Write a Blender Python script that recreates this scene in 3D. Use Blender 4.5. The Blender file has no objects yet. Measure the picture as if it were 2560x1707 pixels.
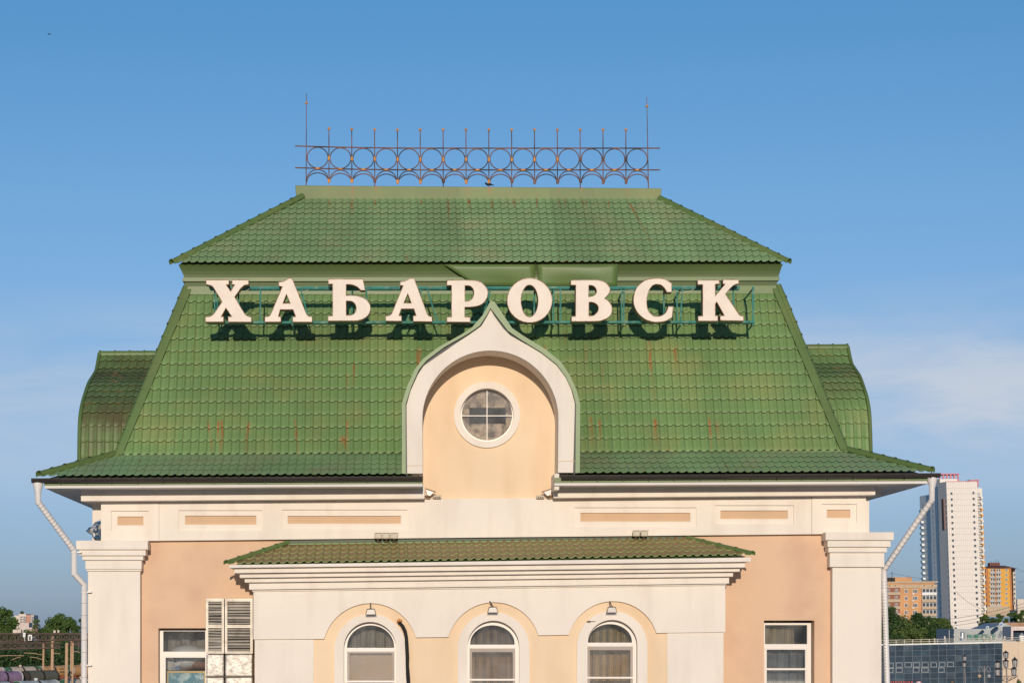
import bpy, bmesh, math, random
from mathutils import Vector, Matrix
from mathutils.geometry import tessellate_polygon
random.seed(7)
S = bpy.context.scene
COL = S.collection
rad = math.radians
# ------------------------------------------------------------------ camera, sky, sun, exposure
FPX = 6000.0; CAMY = -53.6; ZC = 12.0
pit, yaw, rol = rad(6.9), rad(3.0), rad(-0.6)
fw = Vector((math.sin(yaw)*math.cos(pit), math.cos(yaw)*math.cos(pit), math.sin(pit)))
rt = Vector((math.cos(yaw), -math.sin(yaw), 0)); up = rt.cross(fw)
c_, s_ = math.cos(rol), math.sin(rol)
RX = c_*rt + s_*up; RY = -s_*rt + c_*up
CAM = Vector((0, CAMY, ZC))
cam = bpy.data.cameras.new('camera'); camo = bpy.data.objects.new('camera', cam); COL.objects.link(camo)
cam.sensor_width = 36; cam.lens = FPX/2560*36; cam.clip_start = .5; cam.clip_end = 30000
m = Matrix.Identity(4)
for i in range(3):
    m[i][0] = RX[i]; m[i][1] = RY[i]; m[i][2] = -fw[i]; m[i][3] = CAM[i]
camo.matrix_world = m
S.camera = camo
SUN_EL, SUN_AZ = 10.5, 1.2       # the sun is behind the camera, a touch to its left
w = bpy.data.worlds.new('World'); S.world = w; w.use_nodes = True
nt = w.node_tree; N = nt.nodes; L = nt.links; N.clear()
wo = N.new('ShaderNodeOutputWorld'); bg = N.new('ShaderNodeBackground'); L.new(bg.outputs[0], wo.inputs[0])
sky = N.new('ShaderNodeTexSky'); sky.sky_type = 'NISHITA'; sky.sun_disc = False
sky.sun_elevation = rad(SUN_EL); sky.sun_rotation = rad(180+SUN_AZ)
sky.altitude = 100; sky.air_density = 1.0; sky.dust_density = .6; sky.ozone_density = 1.6
bg.inputs[1].default_value = .15
tc = N.new('ShaderNodeTexCoord'); sep = N.new('ShaderNodeSeparateXYZ'); L.new(tc.outputs['Generated'], sep.inputs[0])
mp = N.new('ShaderNodeMapping'); mp.inputs['Scale'].default_value = (3.0, 3.0, 17.0); mp.inputs['Location'].default_value = (2.15, 0.0, 1.3)
L.new(tc.outputs['Generated'], mp.inputs[0])
nz = N.new('ShaderNodeTexNoise'); nz.inputs['Scale'].default_value = 2.3; nz.inputs['Detail'].default_value = 8; nz.inputs['Roughness'].default_value = .58; nz.inputs['Distortion'].default_value = .4
L.new(mp.outputs[0], nz.inputs['Vector'])
cr = N.new('ShaderNodeMapRange'); cr.inputs[1].default_value = .33; cr.inputs[2].default_value = .62; cr.inputs[3].default_value = .12; cr.inputs[4].default_value = 1.0
L.new(nz.outputs[0], cr.inputs[0])
hz = N.new('ShaderNodeMapRange'); hz.inputs[1].default_value = .145; hz.inputs[2].default_value = .10; L.new(sep.outputs[2], hz.inputs[0])
lo = N.new('ShaderNodeMapRange'); lo.inputs[1].default_value = .045; lo.inputs[2].default_value = .085; L.new(sep.outputs[2], lo.inputs[0])
ml = N.new('ShaderNodeMath'); ml.operation = 'MULTIPLY'; L.new(cr.outputs[0], ml.inputs[0]); L.new(lo.outputs[0], ml.inputs[1])
mu = N.new('ShaderNodeMath'); mu.operation = 'MULTIPLY'; L.new(ml.outputs[0], mu.inputs[0]); L.new(hz.outputs[0], mu.inputs[1])
xg = N.new('ShaderNodeMapRange'); xg.inputs[1].default_value = -.14; xg.inputs[2].default_value = .22; xg.inputs[3].default_value = .55; xg.inputs[4].default_value = 1.0; L.new(sep.outputs[0], xg.inputs[0])
mg = N.new('ShaderNodeMath'); mg.operation = 'MULTIPLY'; L.new(mu.outputs[0], mg.inputs[0]); L.new(xg.outputs[0], mg.inputs[1])
cmix = N.new('ShaderNodeMixRGB'); cmix.inputs[2].default_value = (3.6, 4.05, 4.75, 1)
tint = N.new('ShaderNodeMixRGB'); tint.blend_type = 'MULTIPLY'; tint.inputs[0].default_value = 1; tint.inputs[2].default_value = (1, 1, 1, 1)
rp = N.new('ShaderNodeValToRGB'); L.new(sep.outputs[2], rp.inputs[0]); el = rp.color_ramp.elements
el[0].position = 0.0; el[0].color = (.31, .47, 1.16, 1); el[1].position = .27; el[1].color = (.275, .54, .77, 1)
for pz, cz in ((.035, (.335,.475,1.0,1)), (.10, (.415,.51,.81,1)), (.177, (.375,.55,.80,1))):
    e_n = rp.color_ramp.elements.new(pz); e_n.color = cz
L.new(rp.outputs[0], tint.inputs[2])
L.new(sky.outputs[0], tint.inputs[1]); L.new(mg.outputs[0], cmix.inputs[0]); L.new(tint.outputs[0], cmix.inputs[1]); L.new(cmix.outputs[0], bg.inputs[0])
sl = bpy.data.lights.new('sun', 'SUN'); so = bpy.data.objects.new('sun', sl); COL.objects.link(so)
sl.energy = 3.15; sl.angle = rad(.5); sl.color = (1, .86, .70)
d = Vector((math.sin(rad(SUN_AZ))*math.cos(rad(SUN_EL)), math.cos(rad(SUN_AZ))*math.cos(rad(SUN_EL)), -math.sin(rad(SUN_EL))))
so.rotation_euler = d.to_track_quat('-Z', 'Y').to_euler()
S.view_settings.view_transform = 'Standard'; S.view_settings.look = 'None'; S.view_settings.gamma = 1; S.view_settings.exposure = 0
S.render.engine = 'CYCLES'

# ------------------------------------------------------------------ helpers
def P(px, py, Y=0.0):
    d = RX*(px-1280) + RY*(853.5-py) + fw*FPX
    return CAM + d*((Y-CAMY)/d.y)
def link(name, me, mat=None, parent=None, kind=None):
    o = bpy.data.objects.new(name, me); COL.objects.link(o)
    if mat is not None and me is not None and len(me.materials) == 0: me.materials.append(mat)
    if parent is not None: o.parent = parent
    if kind: o['kind'] = kind
    return o
def tag(o, label, cat, group=None):
    o['label'] = label; o['category'] = cat
    if group: o['group'] = group
    return o
def empty(name, loc, label, cat, group=None):
    o = bpy.data.objects.new(name, None); COL.objects.link(o); o.location = loc; o.empty_display_size = .1
    EMP.append(o)
    return tag(o, label, cat, group)
EMP = []
def pinv(parent):
    return Matrix.Translation(-parent.location) if parent is not None else Matrix()
class MB:
    def __init__(s): s.v = []; s.f = []
    def add(s, vs, fs):
        n = len(s.v); s.v += [Vector(v) for v in vs]; s.f += [tuple(i+n for i in f) for f in fs]; return s
    def box(s, a, b):
        x0, x1 = sorted((a[0], b[0])); y0, y1 = sorted((a[1], b[1])); z0, z1 = sorted((a[2], b[2]))
        return s.add([(x0,y0,z0),(x1,y0,z0),(x1,y1,z0),(x0,y1,z0),(x0,y0,z1),(x1,y0,z1),(x1,y1,z1),(x0,y1,z1)],
            [(0,3,2,1),(4,5,6,7),(0,1,5,4),(1,2,6,5),(2,3,7,6),(3,0,4,7)])
    def tube(s, pts, r, n=8, caps=True):
        pts = [Vector(p) for p in pts]; rr = r if isinstance(r, (list, tuple)) else [r]*len(pts)
        rings = []
        t0 = (pts[1]-pts[0]).normalized()
        a = Vector((0,0,1)) if abs(t0.z) < .9 else Vector((1,0,0))
        u = t0.cross(a).normalized()
        base = len(s.v)
        for i, p in enumerate(pts):
            if i == 0: t = t0
            elif i == len(pts)-1: t = (pts[-1]-pts[-2]).normalized()
            else: t = ((pts[i]-pts[i-1]).normalized()+(pts[i+1]-pts[i]).normalized()).normalized()
            u = (u - t*u.dot(t)).normalized(); v = t.cross(u)
            for k in range(n):
                an = 2*math.pi*k/n; s.v.append(p + (u*math.cos(an)+v*math.sin(an))*rr[i])
        for i in range(len(pts)-1):
            for k in range(n):
                k2 = (k+1) % n
                s.f.append((base+i*n+k, base+i*n+k2, base+(i+1)*n+k2, base+(i+1)*n+k))
        if caps:
            s.f.append(tuple(base+k for k in range(n))[::-1]); s.f.append(tuple(base+(len(pts)-1)*n+k for k in range(n)))
        return s
    def ball(s, c, r, n=8, m=5, sc=(1,1,1)):
        c = Vector(c); base = len(s.v)
        for j in range(m+1):
            ph = math.pi*j/m
            for k in range(n):
                th = 2*math.pi*k/n
                s.v.append(c+Vector((math.sin(ph)*math.cos(th)*r*sc[0], math.sin(ph)*math.sin(th)*r*sc[1], math.cos(ph)*r*sc[2])))
        for j in range(m):
            for k in range(n):
                k2 = (k+1) % n
                s.f.append((base+j*n+k, base+(j+1)*n+k, base+(j+1)*n+k2, base+j*n+k2))
        return s
    def prism(s, outer, holes=(), Yf=0, Yb=.3, px=True):
        loops = [[(P(x, y, Yf) if px else Vector((x, Yf, y))) for x, y in lp] for lp in [outer]+list(holes)]
        base = len(s.v); tot = sum(len(l) for l in loops)
        for l in loops: s.v += [Vector(p) for p in l]
        for l in loops: s.v += [Vector((p.x, Yb, p.z)) for p in l]
        if not holes and len(outer) <= 4:
            n = len(outer); s.f.append(tuple(base+i for i in range(n))); s.f.append(tuple(base+tot+i for i in range(n))[::-1])
        else:
            tr = tessellate_polygon([[Vector((p.x, p.z, 0)) for p in l] for l in loops])
            for t in tr:
                s.f.append(tuple(base+i for i in t)); s.f.append(tuple(base+tot+i for i in t)[::-1])
        o = 0
        for l in loops:
            n = len(l)
            for i in range(n):
                a, b = base+o+i, base+o+(i+1) % n
                s.f.append((a, b, b+tot, a+tot))
            o += n
        return s
    def build(s, name, mat, parent=None, smooth=False, bevel=0, kind=None, recalc=True, label=None):
        off = parent_world(parent)
        me = bpy.data.meshes.new(name); me.from_pydata([v-off for v in s.v], [], s.f); me.update()
        if recalc:
            bm = bmesh.new(); bm.from_mesh(me)
            bmesh.ops.recalc_face_normals(bm, faces=bm.faces); bm.to_mesh(me); bm.free()
        if smooth:
            me.polygons.foreach_set('use_smooth', [True]*len(me.polygons)); me.set_sharp_from_angle(angle=rad(38))
        o = link(name, me, mat, parent, kind)
        if bevel:
            b = o.modifiers.new('bevel', 'BEVEL'); b.width = bevel; b.segments = 2; b.limit_method = 'ANGLE'; b.angle_limit = rad(40)
        if label: o['label'] = label
        return o
def parent_world(p):
    off = Vector((0,0,0))
    while p is not None:
        off = off + Vector(p.location); p = p.parent
    return off
def rct(x0, y0, x1, y1): return [(x0,y0),(x1,y0),(x1,y1),(x0,y1)]
def trap(xl, yl0, yl1, xr, yr0, yr1): return [(xl,yl0),(xr,yr0),(xr,yr1),(xl,yl1)]
def arc(cx, cy, rx, ry, a0, a1, n):
    return [(cx+rx*math.cos(rad(a0+(a1-a0)*i/n)), cy-ry*math.sin(rad(a0+(a1-a0)*i/n))) for i in range(n+1)]

# ------------------------------------------------------------------ materials
def mat(name, col, rough=.7, metal=0, var=.12, vs=1.2, bump=0, bs=40, spec=.5, col2=None, c2s=1.5, c2lo=.5, c2hi=.7, stretch=None, fine=0):
    m = bpy.data.materials.new(name); m.use_nodes = True; nt = m.node_tree; n = nt.nodes; l = nt.links
    b = n['Principled BSDF']; b.inputs['Roughness'].default_value = rough; b.inputs['Metallic'].default_value = metal
    b.inputs['Specular IOR Level'].default_value = spec
    ge = n.new('ShaderNodeNewGeometry')
    def noise(scale, detail=4, st=None):
        x = n.new('ShaderNodeTexNoise'); x.inputs['Scale'].default_value = scale; x.inputs['Detail'].default_value = detail
        if st:
            mpp = n.new('ShaderNodeMapping'); mpp.inputs['Scale'].default_value = st; l.new(ge.outputs['Position'], mpp.inputs[0]); l.new(mpp.outputs[0], x.inputs['Vector'])
        else: l.new(ge.outputs['Position'], x.inputs['Vector'])
        return x
    cur = None
    rgb = n.new('ShaderNodeRGB'); rgb.outputs[0].default_value = (*col, 1); cur = rgb.outputs[0]
    def mix(f, c, blend='MIX', fac=None):
        nonlocal cur
        mx = n.new('ShaderNodeMixRGB'); mx.blend_type = blend
        l.new(cur, mx.inputs[1])
        if isinstance(c, tuple): mx.inputs[2].default_value = (*c, 1)
        else: l.new(c, mx.inputs[2])
        if f is None: mx.inputs[0].default_value = fac
        else: l.new(f, mx.inputs[0])
        cur = mx.outputs[0]
    def mr(x, a, b_, c=0, d_=1):
        r = n.new('ShaderNodeMapRange'); r.inputs[1].default_value = a; r.inputs[2].default_value = b_; r.inputs[3].default_value = c; r.inputs[4].default_value = d_
        l.new(x, r.inputs[0]); return r.outputs[0]
    if col2: mix(mr(noise(c2s, 5, stretch).outputs[0], c2lo, c2hi), col2)
    if var:
        v = mr(noise(vs, 5).outputs[0], .3, .7, 1-var, 1+var)
        cc = n.new('ShaderNodeCombineColor')
        for i in range(3): l.new(v, cc.inputs[i])
        mix(None, cc.outputs[0], 'MULTIPLY', 1.0)
    if fine:
        v = mr(noise(60, 3).outputs[0], .3, .7, 1-fine, 1+fine)
        cc = n.new('ShaderNodeCombineColor')
        for i in range(3): l.new(v, cc.inputs[i])
        mix(None, cc.outputs[0], 'MULTIPLY', 1.0)
    l.new(cur, b.inputs['Base Color'])
    if bump:
        bp = n.new('ShaderNodeBump'); bp.inputs['Strength'].default_value = bump; bp.inputs['Distance'].default_value = .02
        l.new(noise(bs, 4).outputs[0], bp.inputs['Height']); l.new(bp.outputs[0], b.inputs['Normal'])
    m['_'] = 1
    return m, n, l, b, mix, mr, noise, (lambda: cur), ge
def M(*a, **k): return mat(*a, **k)[0]

def roof_mat(name, col, col2, c2lo, c2hi, rust, zspots=()):
    m, n, l, b, mix, mr, noise, cur, ge = mat(name, col, .5, 0, .10, 1.0, .06, 90, .35, col2, 1.1, c2lo, c2hi, None, .04)
    sp0 = n.new('ShaderNodeSeparateXYZ'); l.new(ge.outputs['Position'], sp0.inputs[0])
    dv0 = n.new('ShaderNodeMath'); dv0.operation = 'MULTIPLY_ADD'; l.new(sp0.outputs[0], dv0.inputs[0]); dv0.inputs[1].default_value = 1/1.098; dv0.inputs[2].default_value = .37
    fl0 = n.new('ShaderNodeMath'); fl0.operation = 'FLOOR'; l.new(dv0.outputs[0], fl0.inputs[0])
    wn0 = n.new('ShaderNodeTexWhiteNoise'); wn0.noise_dimensions = '1D'; l.new(fl0.outputs[0], wn0.inputs['W'])
    v0 = mr(wn0.outputs[0], 0, 1, .91, 1.08); c0 = n.new('ShaderNodeCombineColor')
    for i in range(3): l.new(v0, c0.inputs[i])
    mix(None, c0.outputs[0], 'MULTIPLY', 1.0)
    # thin vertical rust runs, thick where they start and fading downwards
    st = noise(1.0, 3, (5.5, .35, .42)); st2 = noise(1.0, 2, (17, 2, .9)); br = noise(.45, 2)
    f1 = mr(st.outputs[0], .60, .70); f2 = mr(st2.outputs[0], .5, .64); f3 = mr(br.outputs[0], .48, .62)
    def mul(a, c):
        q = n.new('ShaderNodeMath'); q.operation = 'MULTIPLY'; l.new(a, q.inputs[0])
        if isinstance(c, float): q.inputs[1].default_value = c
        else: l.new(c, q.inputs[1])
        return q.outputs[0]
    f = mul(mul(mul(f1, f2), f3), rust)
    mix(f, (.30, .10, .025))
    # explicit run marks: (x, z_top, length, width)
    if zspots:
        sp = n.new('ShaderNodeSeparateXYZ'); l.new(ge.outputs['Position'], sp.inputs[0])
        tot = None
        for (x, zt, ln, wd, sk) in zspots:
            a = n.new('ShaderNodeMath'); a.operation = 'SUBTRACT'; l.new(sp.outputs[2], a.inputs[0]); a.inputs[1].default_value = zt   # z - zt (negative below)
            sx = n.new('ShaderNodeMath'); sx.operation = 'MULTIPLY_ADD'; l.new(a.outputs[0], sx.inputs[0]); sx.inputs[1].default_value = sk; sx.inputs[2].default_value = x
            dx = n.new('ShaderNodeMath'); dx.operation = 'SUBTRACT'; l.new(sp.outputs[0], dx.inputs[0]); l.new(sx.outputs[0], dx.inputs[1])
            ab = n.new('ShaderNodeMath'); ab.operation = 'ABSOLUTE'; l.new(dx.outputs[0], ab.inputs[0])
            fx = mr(ab.outputs[0], wd*.2, wd, 1, 0)
            fz = mr(a.outputs[0], -ln, -ln*.1, 0, 1); fz2 = mr(a.outputs[0], 0, .1, 1, 0)
            q = mul(mul(fx, fz), fz2)
            if tot is None: tot = q
            else:
                mx = n.new('ShaderNodeMath'); mx.operation = 'MAXIMUM'; l.new(tot, mx.inputs[0]); l.new(q, mx.inputs[1]); tot = mx.outputs[0]
        nn = mr(noise(1.0, 3, (30, 5, 3)).outputs[0], .36, .58)
        mix(mul(mul(tot, nn), .95), (.34, .11, .03))
    l.new(cur(), b.inputs['Base Color'])
    return m
def zx(px, py, Y): v = P(px, py, Y); return v.x, v.z
spots = []
for px, py, ln, wd, sk in [(523,1062,.7,.035,-.18),(548,1060,.7,.06,-.1),(558,1058,.7,.04,0),(622,1065,.7,.03,.08),(739,1058,.8,.035,-.1),(869,1062,.6,.025,0),(884,905,.5,.05,0),
                       (1047,870,.7,.07,0),(1628,850,1.2,.05,-.03),(1693,870,.5,.03,0),(1365,865,.6,.05,0),(1634,1055,.5,.07,0),(1770,1050,.7,.03,0),(1790,1062,.4,.03,0),(1475,1050,.5,.06,0),
                       (1497,1055,.4,.03,0),(1405,1060,.5,.04,0),(860,1100,.3,.12,0),(1660,1135,.5,.04,.5),(845,1160,.25,.1,0)]:
    x, z = zx(px, py, 1.0); spots.append((x, z, ln*1.25, wd*1.05+.012, sk))
spots2 = []
for i, px in enumerate([823,880,938,1053,1120,1172,1229,1284,1340,1396,1412,1455,1464,1520,1570,1628]):
    x, z = zx(px, 503, 4.2); spots2.append((x, z, [.25,.55,.3,.2,.75,.5,.45,.25,.35,.3,.25,.3,.25,.3,1.7,.2][i], [.04,.05,.04,.03,.045,.05,.05,.04,.04,.04,.03,.03,.03,.03,.045,.03][i], -.0 if px != 1570 else -.28))
GREEN = (.162, .262, .094)
m_roof = roof_mat('green_metal_tile', GREEN, (.225,.265,.095), .46, .72, .55, spots)
m_roof2 = roof_mat('green_metal_tile_upper', (.235,.36,.165), (.30,.35,.17), .5, .75, .35, spots2)
m_flare = roof_mat('green_metal_tile_eaves', (.26,.40,.185), (.31,.35,.19), .48, .72, .8)
m_roofd = roof_mat('green_metal_tile_dirty', (.14,.21,.07), (.12,.10,.05), .42, .6, .8)
m_green = M('green_sheet_metal', (.112,.180,.055), .45, 0, .1, .8, .03, 20, .4, (.145,.185,.06), .9, .45, .7)
m_greenl = M('light_green_flashing', (.165,.25,.095), .45, 0, .07, 2, 0)
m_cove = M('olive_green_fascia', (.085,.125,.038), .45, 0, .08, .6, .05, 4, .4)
# brown silt lies on the lower roof's troughs: colour by height above the lip is left to noise
m_brown, n_, l_, b_, mix_, mr_, noise_, cur_, ge_ = mat('silted_metal_tile', (.20,.29,.09), .55, 0, .15, 3, .05, 60, .3)
at_ = n_.new('ShaderNodeAttribute'); at_.attribute_name = 'silt'
sub_ = n_.new('ShaderNodeMath'); sub_.operation = 'MULTIPLY'; l_.new(at_.outputs['Fac'], sub_.inputs[0]); l_.new(mr_(noise_(2.2, 4).outputs[0], .25, .5, .85, 1), sub_.inputs[1])
mix_(sub_.outputs[0], (.31,.195,.09)); l_.new(cur_(), b_.inputs['Base Color'])

m_white = M('cream_white_plaster', (.805,.73,.645), .85, 0, .04, .7, .12, 55, .2, (.72,.635,.555), 1.6, .50, .80, (1.6, 1.6, .3), .02)
m_peach = M('peach_plaster', (.70,.48,.325), .9, 0, .05, .6, .12, 50, .2, (.60,.385,.27), .9, .47, .78, None, .02)
m_cream = M('yellow_cream_plaster', (.80,.615,.425), .9, 0, .04, .7, .08, 55, .2, (.73,.53,.345), 1.3, .45, .75, (1.2, 1, .3), .012)
m_panel = M('tan_inset_plaster', (.62,.42,.27), .9, 0, .05, 2, .05)
m_soffit = M('white_soffit_board', (.70,.67,.64), .7, 0, .06, 1.2)
m_gutter = M('dark_brown_gutter', (.038,.031,.027), .3, 0, .2, 4, 0, spec=.6)
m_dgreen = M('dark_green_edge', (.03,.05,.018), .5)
m_pvc = M('white_window_frame', (.72,.665,.61), .35, 0, .03, 2)
m_pvcg = M('taupe_window_sash', (.33,.27,.235), .5)
m_letter = mat('painted_letter_face', (.81,.70,.605), .55, 0, .05, 3, .04, 30, .3, (.80,.66,.57), 4, .55, .75, None, .02)[0]
m_lside = M('painted_letter_side', (.36,.22,.12), .6, 0, .1, 4)
m_lrim = M('brown_letter_edge', (.26,.15,.10), .7, 0, .25, 3, col2=(.6,.45,.36), c2s=2.5, c2lo=.42, c2hi=.7)  # patchy brown along the letter outlines
m_teal = M('teal_painted_steel', (.05,.24,.20), .5, 0, .25, 8, col2=(.20,.33,.24), c2s=6, c2lo=.5, c2hi=.7)
m_rust = M('rusty_iron', (.20,.095,.065), .8, 0, .3, 12, col2=(.05,.035,.03), c2s=3, c2lo=.45, c2hi=.62)
m_rusty = M('orange_rust', (.58,.25,.06), .8, 0, .3, 20)
m_pipe = M('white_painted_pipe', (.74,.70,.68), .4, 0, .05, 2)
m_pring = M('pipe_seam', (.30,.25,.23), .6)
m_galv = M('weathered_white_metal', (.52,.47,.40), .45, .2, .12, 6, col2=(.33,.24,.15), c2s=5, c2lo=.55, c2hi=.8)
m_foil = M('crinkled_silver_foil', (.60,.55,.49), .5, .4, .3, 7, 1.0, 16, .6)
m_lamp = M('beige_floodlight_housing', (.50,.44,.34), .5, 0, .08, 9)
m_lampd = M('dark_lamp_trim', (.11,.075,.05), .6)
m_lampg = M('pale_floodlight_glass', (.58,.53,.48), .25)
m_black = M('black_cable', (.012,.011,.010), .5)
m_dark = M('dark_interior', (.04,.035,.032), .9)
m_curt = M('gold_curtain', (.42,.32,.16), .9, 0, .1, 5, .05, 60)
m_curtp = M('pale_curtain', (.42,.37,.31), .9, 0, .1, 3)
m_curtb = M('brown_curtain', (.30,.22,.16), .9, 0, .1, 3)
def glass(name, refl=.25, tintc=(.75,.80,.82), rough=.02, dust_haze=.08):
    m = bpy.data.materials.new(name); m.use_nodes = True; nt = m.node_tree; n = nt.nodes; l = nt.links; n.clear()
    o = n.new('ShaderNodeOutputMaterial'); mx = n.new('ShaderNodeMixShader'); t = n.new('ShaderNodeBsdfTransparent'); g = n.new('ShaderNodeBsdfGlossy')
    t.inputs[0].default_value = (*tintc, 1); g.inputs['Roughness'].default_value = rough; g.inputs[0].default_value = (.9,.95,1,1)
    fr = n.new('ShaderNodeFresnel'); fr.inputs[0].default_value = 1.5; ad = n.new('ShaderNodeMath'); ad.inputs[1].default_value = refl
    df = n.new('ShaderNodeBsdfDiffuse'); df.inputs[0].default_value = (.55,.57,.58,1); md = n.new('ShaderNodeMixShader'); md.inputs[0].default_value = dust_haze  # dust film that also stands in for pale reflections on the panes
    nzz = n.new('ShaderNodeTexNoise'); nzz.inputs['Scale'].default_value = 2.5; gg = n.new('ShaderNodeNewGeometry'); l.new(gg.outputs['Position'], nzz.inputs['Vector'])
    mz = n.new('ShaderNodeMapRange'); mz.inputs[1].default_value = .35; mz.inputs[2].default_value = .65; mz.inputs[3].default_value = dust_haze*.5; mz.inputs[4].default_value = dust_haze*1.5; l.new(nzz.outputs[0], mz.inputs[0]); l.new(mz.outputs[0], md.inputs[0])
    l.new(t.outputs[0], md.inputs[1]); l.new(df.outputs[0], md.inputs[2])
    l.new(fr.outputs[0], ad.inputs[0]); l.new(ad.outputs[0], mx.inputs[0]); l.new(md.outputs[0], mx.inputs[1]); l.new(g.outputs[0], mx.inputs[2]); l.new(mx.outputs[0], o.inputs[0])
    return m
m_glass = glass('window_glass', .10, (.94,.95,.95))
m_net = glass('insect_net_glass', .0, (.88,.84,.80), .15)

# ------------------------------------------------------------------ ground
gm = M('asphalt_ground', (.09,.085,.075), .95, 0, .3, .02, col2=(.05,.07,.03), c2s=.01)
g = MB(); g.add([(-9000,-400,0),(9000,-400,0),(9000,12000,0),(-9000,12000,0)], [(0,1,2,3)])
g.build('ground', gm, None, recalc=False, kind='structure')

pg_ = M('pale_bounce_paving', (.42,.39,.35), .9, 0, .1, .3)
g = MB(); g.add([(-70,-75,.004),(70,-75,.004),(70,60,.004),(-70,60,.004)], [(0,1,2,3)]); g.build('bounce_paving', pg_, None, recalc=False, kind='structure')  # unseen pale ground added to bounce light up into the shadows
# unseen haze-coloured ridge added behind the viewer to darken reflections in the panes
hm = M('blocker_ridge_haze', (.07,.095,.11), .95, 0, .3, .03)
hv, hf = [], []
for k in range(41):
    an = rad(200+140*k/40); zz = 92+7*math.sin(k*.9)+4*math.sin(k*2.3)
    for (rr, z_) in ((560, -1), (640, zz*.8), (700, zz), (900, -1)): hv.append((math.cos(an)*rr, math.sin(an)*rr, z_))
for k in range(40):
    for j in range(3): hf.append((k*4+j, (k+1)*4+j, (k+1)*4+j+1, k*4+j+1))
hb = MB(); hb.add(hv, hf); hb.build('reflection_blocker_ridge', hm, None, smooth=True, kind='structure')
# ------------------------------------------------------------------ station building
YC = 4.6
B0 = Vector((0, 0, 0))
bld = empty('station_building', B0, 'cream and peach railway station wing under a green metal-tiled mansard roof', 'building')
def ring_loft(rows, name, m, parent, cap_top=False, cap_bot=False, smooth=False):
    mb = MB(); n = len(rows)
    for (xl, yl, xr, yr, Y) in rows:
        a = P(xl, yl, Y); b = P(xr, yr, Y); Yb = 2*YC-Y
        mb.v += [a, b, Vector((b.x, Yb, b.z)), Vector((a.x, Yb, a.z))]
    for i in range(n-1):
        for k in range(4):
            k2 = (k+1) % 4; mb.f.append((i*4+k, i*4+k2, (i+1)*4+k2, (i+1)*4+k))
    if cap_top: mb.f.append((0,1,2,3))
    if cap_bot: mb.f.append(tuple((n-1)*4+k for k in range(4)))
    return mb.build(name, m, parent, smooth=smooth)

# ---- tiled slopes
WAVE = .183
def crest(u):   # 0..1 along one wave: narrow rounded crest at the seam, wide trough
    if u <= .5: return .5+.5*math.cos(math.pi*min(u/.23, 1))
    return .5+.5*math.cos(math.pi*min((1-u)/.44, 1))
US = [0, .05, .10, .14, .20, .26, .4, .56, .68, .80, .91, 1]
US2 = [0, .1, .23, .56, .75, .9, 1]
m_lipg = M('worn_green_lip', (.26,.32,.12), .5, 0, .15, 5)
UC = [.014]
def tile_verts(us, step, w, h, lip, i, j, v0=0, nv=2, last=False):
    # (u, v, height) of one pressed tile; its lower edge stands proud and folds under
    vs, fs = [], []
    cols = len(us)
    prof = [(UC[0], -.003, 0), (.0, lip*.85, 0), (.010, lip, 0), (step*.35, lip*.6, 0), (step+.006, 0, 0)]
    for (dv, hh, x) in prof:
        for u in us:
            c = crest(u)
            vs.append(((i+u)*w, v0+j*step+dv+.028*c, hh+h*c+x))
    for r in range(len(prof)-1):
        for k in range(cols-1):
            a = r*cols+k; fs.append((a, a+1, a+1+cols, a+cols))
    return vs, fs
def tile_mats(us):   # slot 1: painted shade and grime along the crest's foot, slot 2: folded lip
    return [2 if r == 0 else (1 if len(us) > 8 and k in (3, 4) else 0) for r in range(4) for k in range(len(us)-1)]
m_lap = M('tile_lap_shade_grime', (.018,.026,.009), .8, 0, .4, 6, 0, col2=(.13,.055,.02), c2s=3, c2lo=.55, c2hi=.7)  # lap shade put into the colour, with rusty grime mixed in
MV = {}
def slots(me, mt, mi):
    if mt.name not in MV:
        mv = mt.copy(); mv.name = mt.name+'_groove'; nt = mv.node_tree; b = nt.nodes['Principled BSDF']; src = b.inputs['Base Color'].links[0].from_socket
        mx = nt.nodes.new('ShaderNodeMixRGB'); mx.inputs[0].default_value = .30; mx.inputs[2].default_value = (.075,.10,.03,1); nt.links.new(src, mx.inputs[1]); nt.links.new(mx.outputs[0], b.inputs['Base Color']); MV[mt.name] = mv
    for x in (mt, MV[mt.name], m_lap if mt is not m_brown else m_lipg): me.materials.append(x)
    if mi: me.polygons.foreach_set('material_index', mi)
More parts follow.
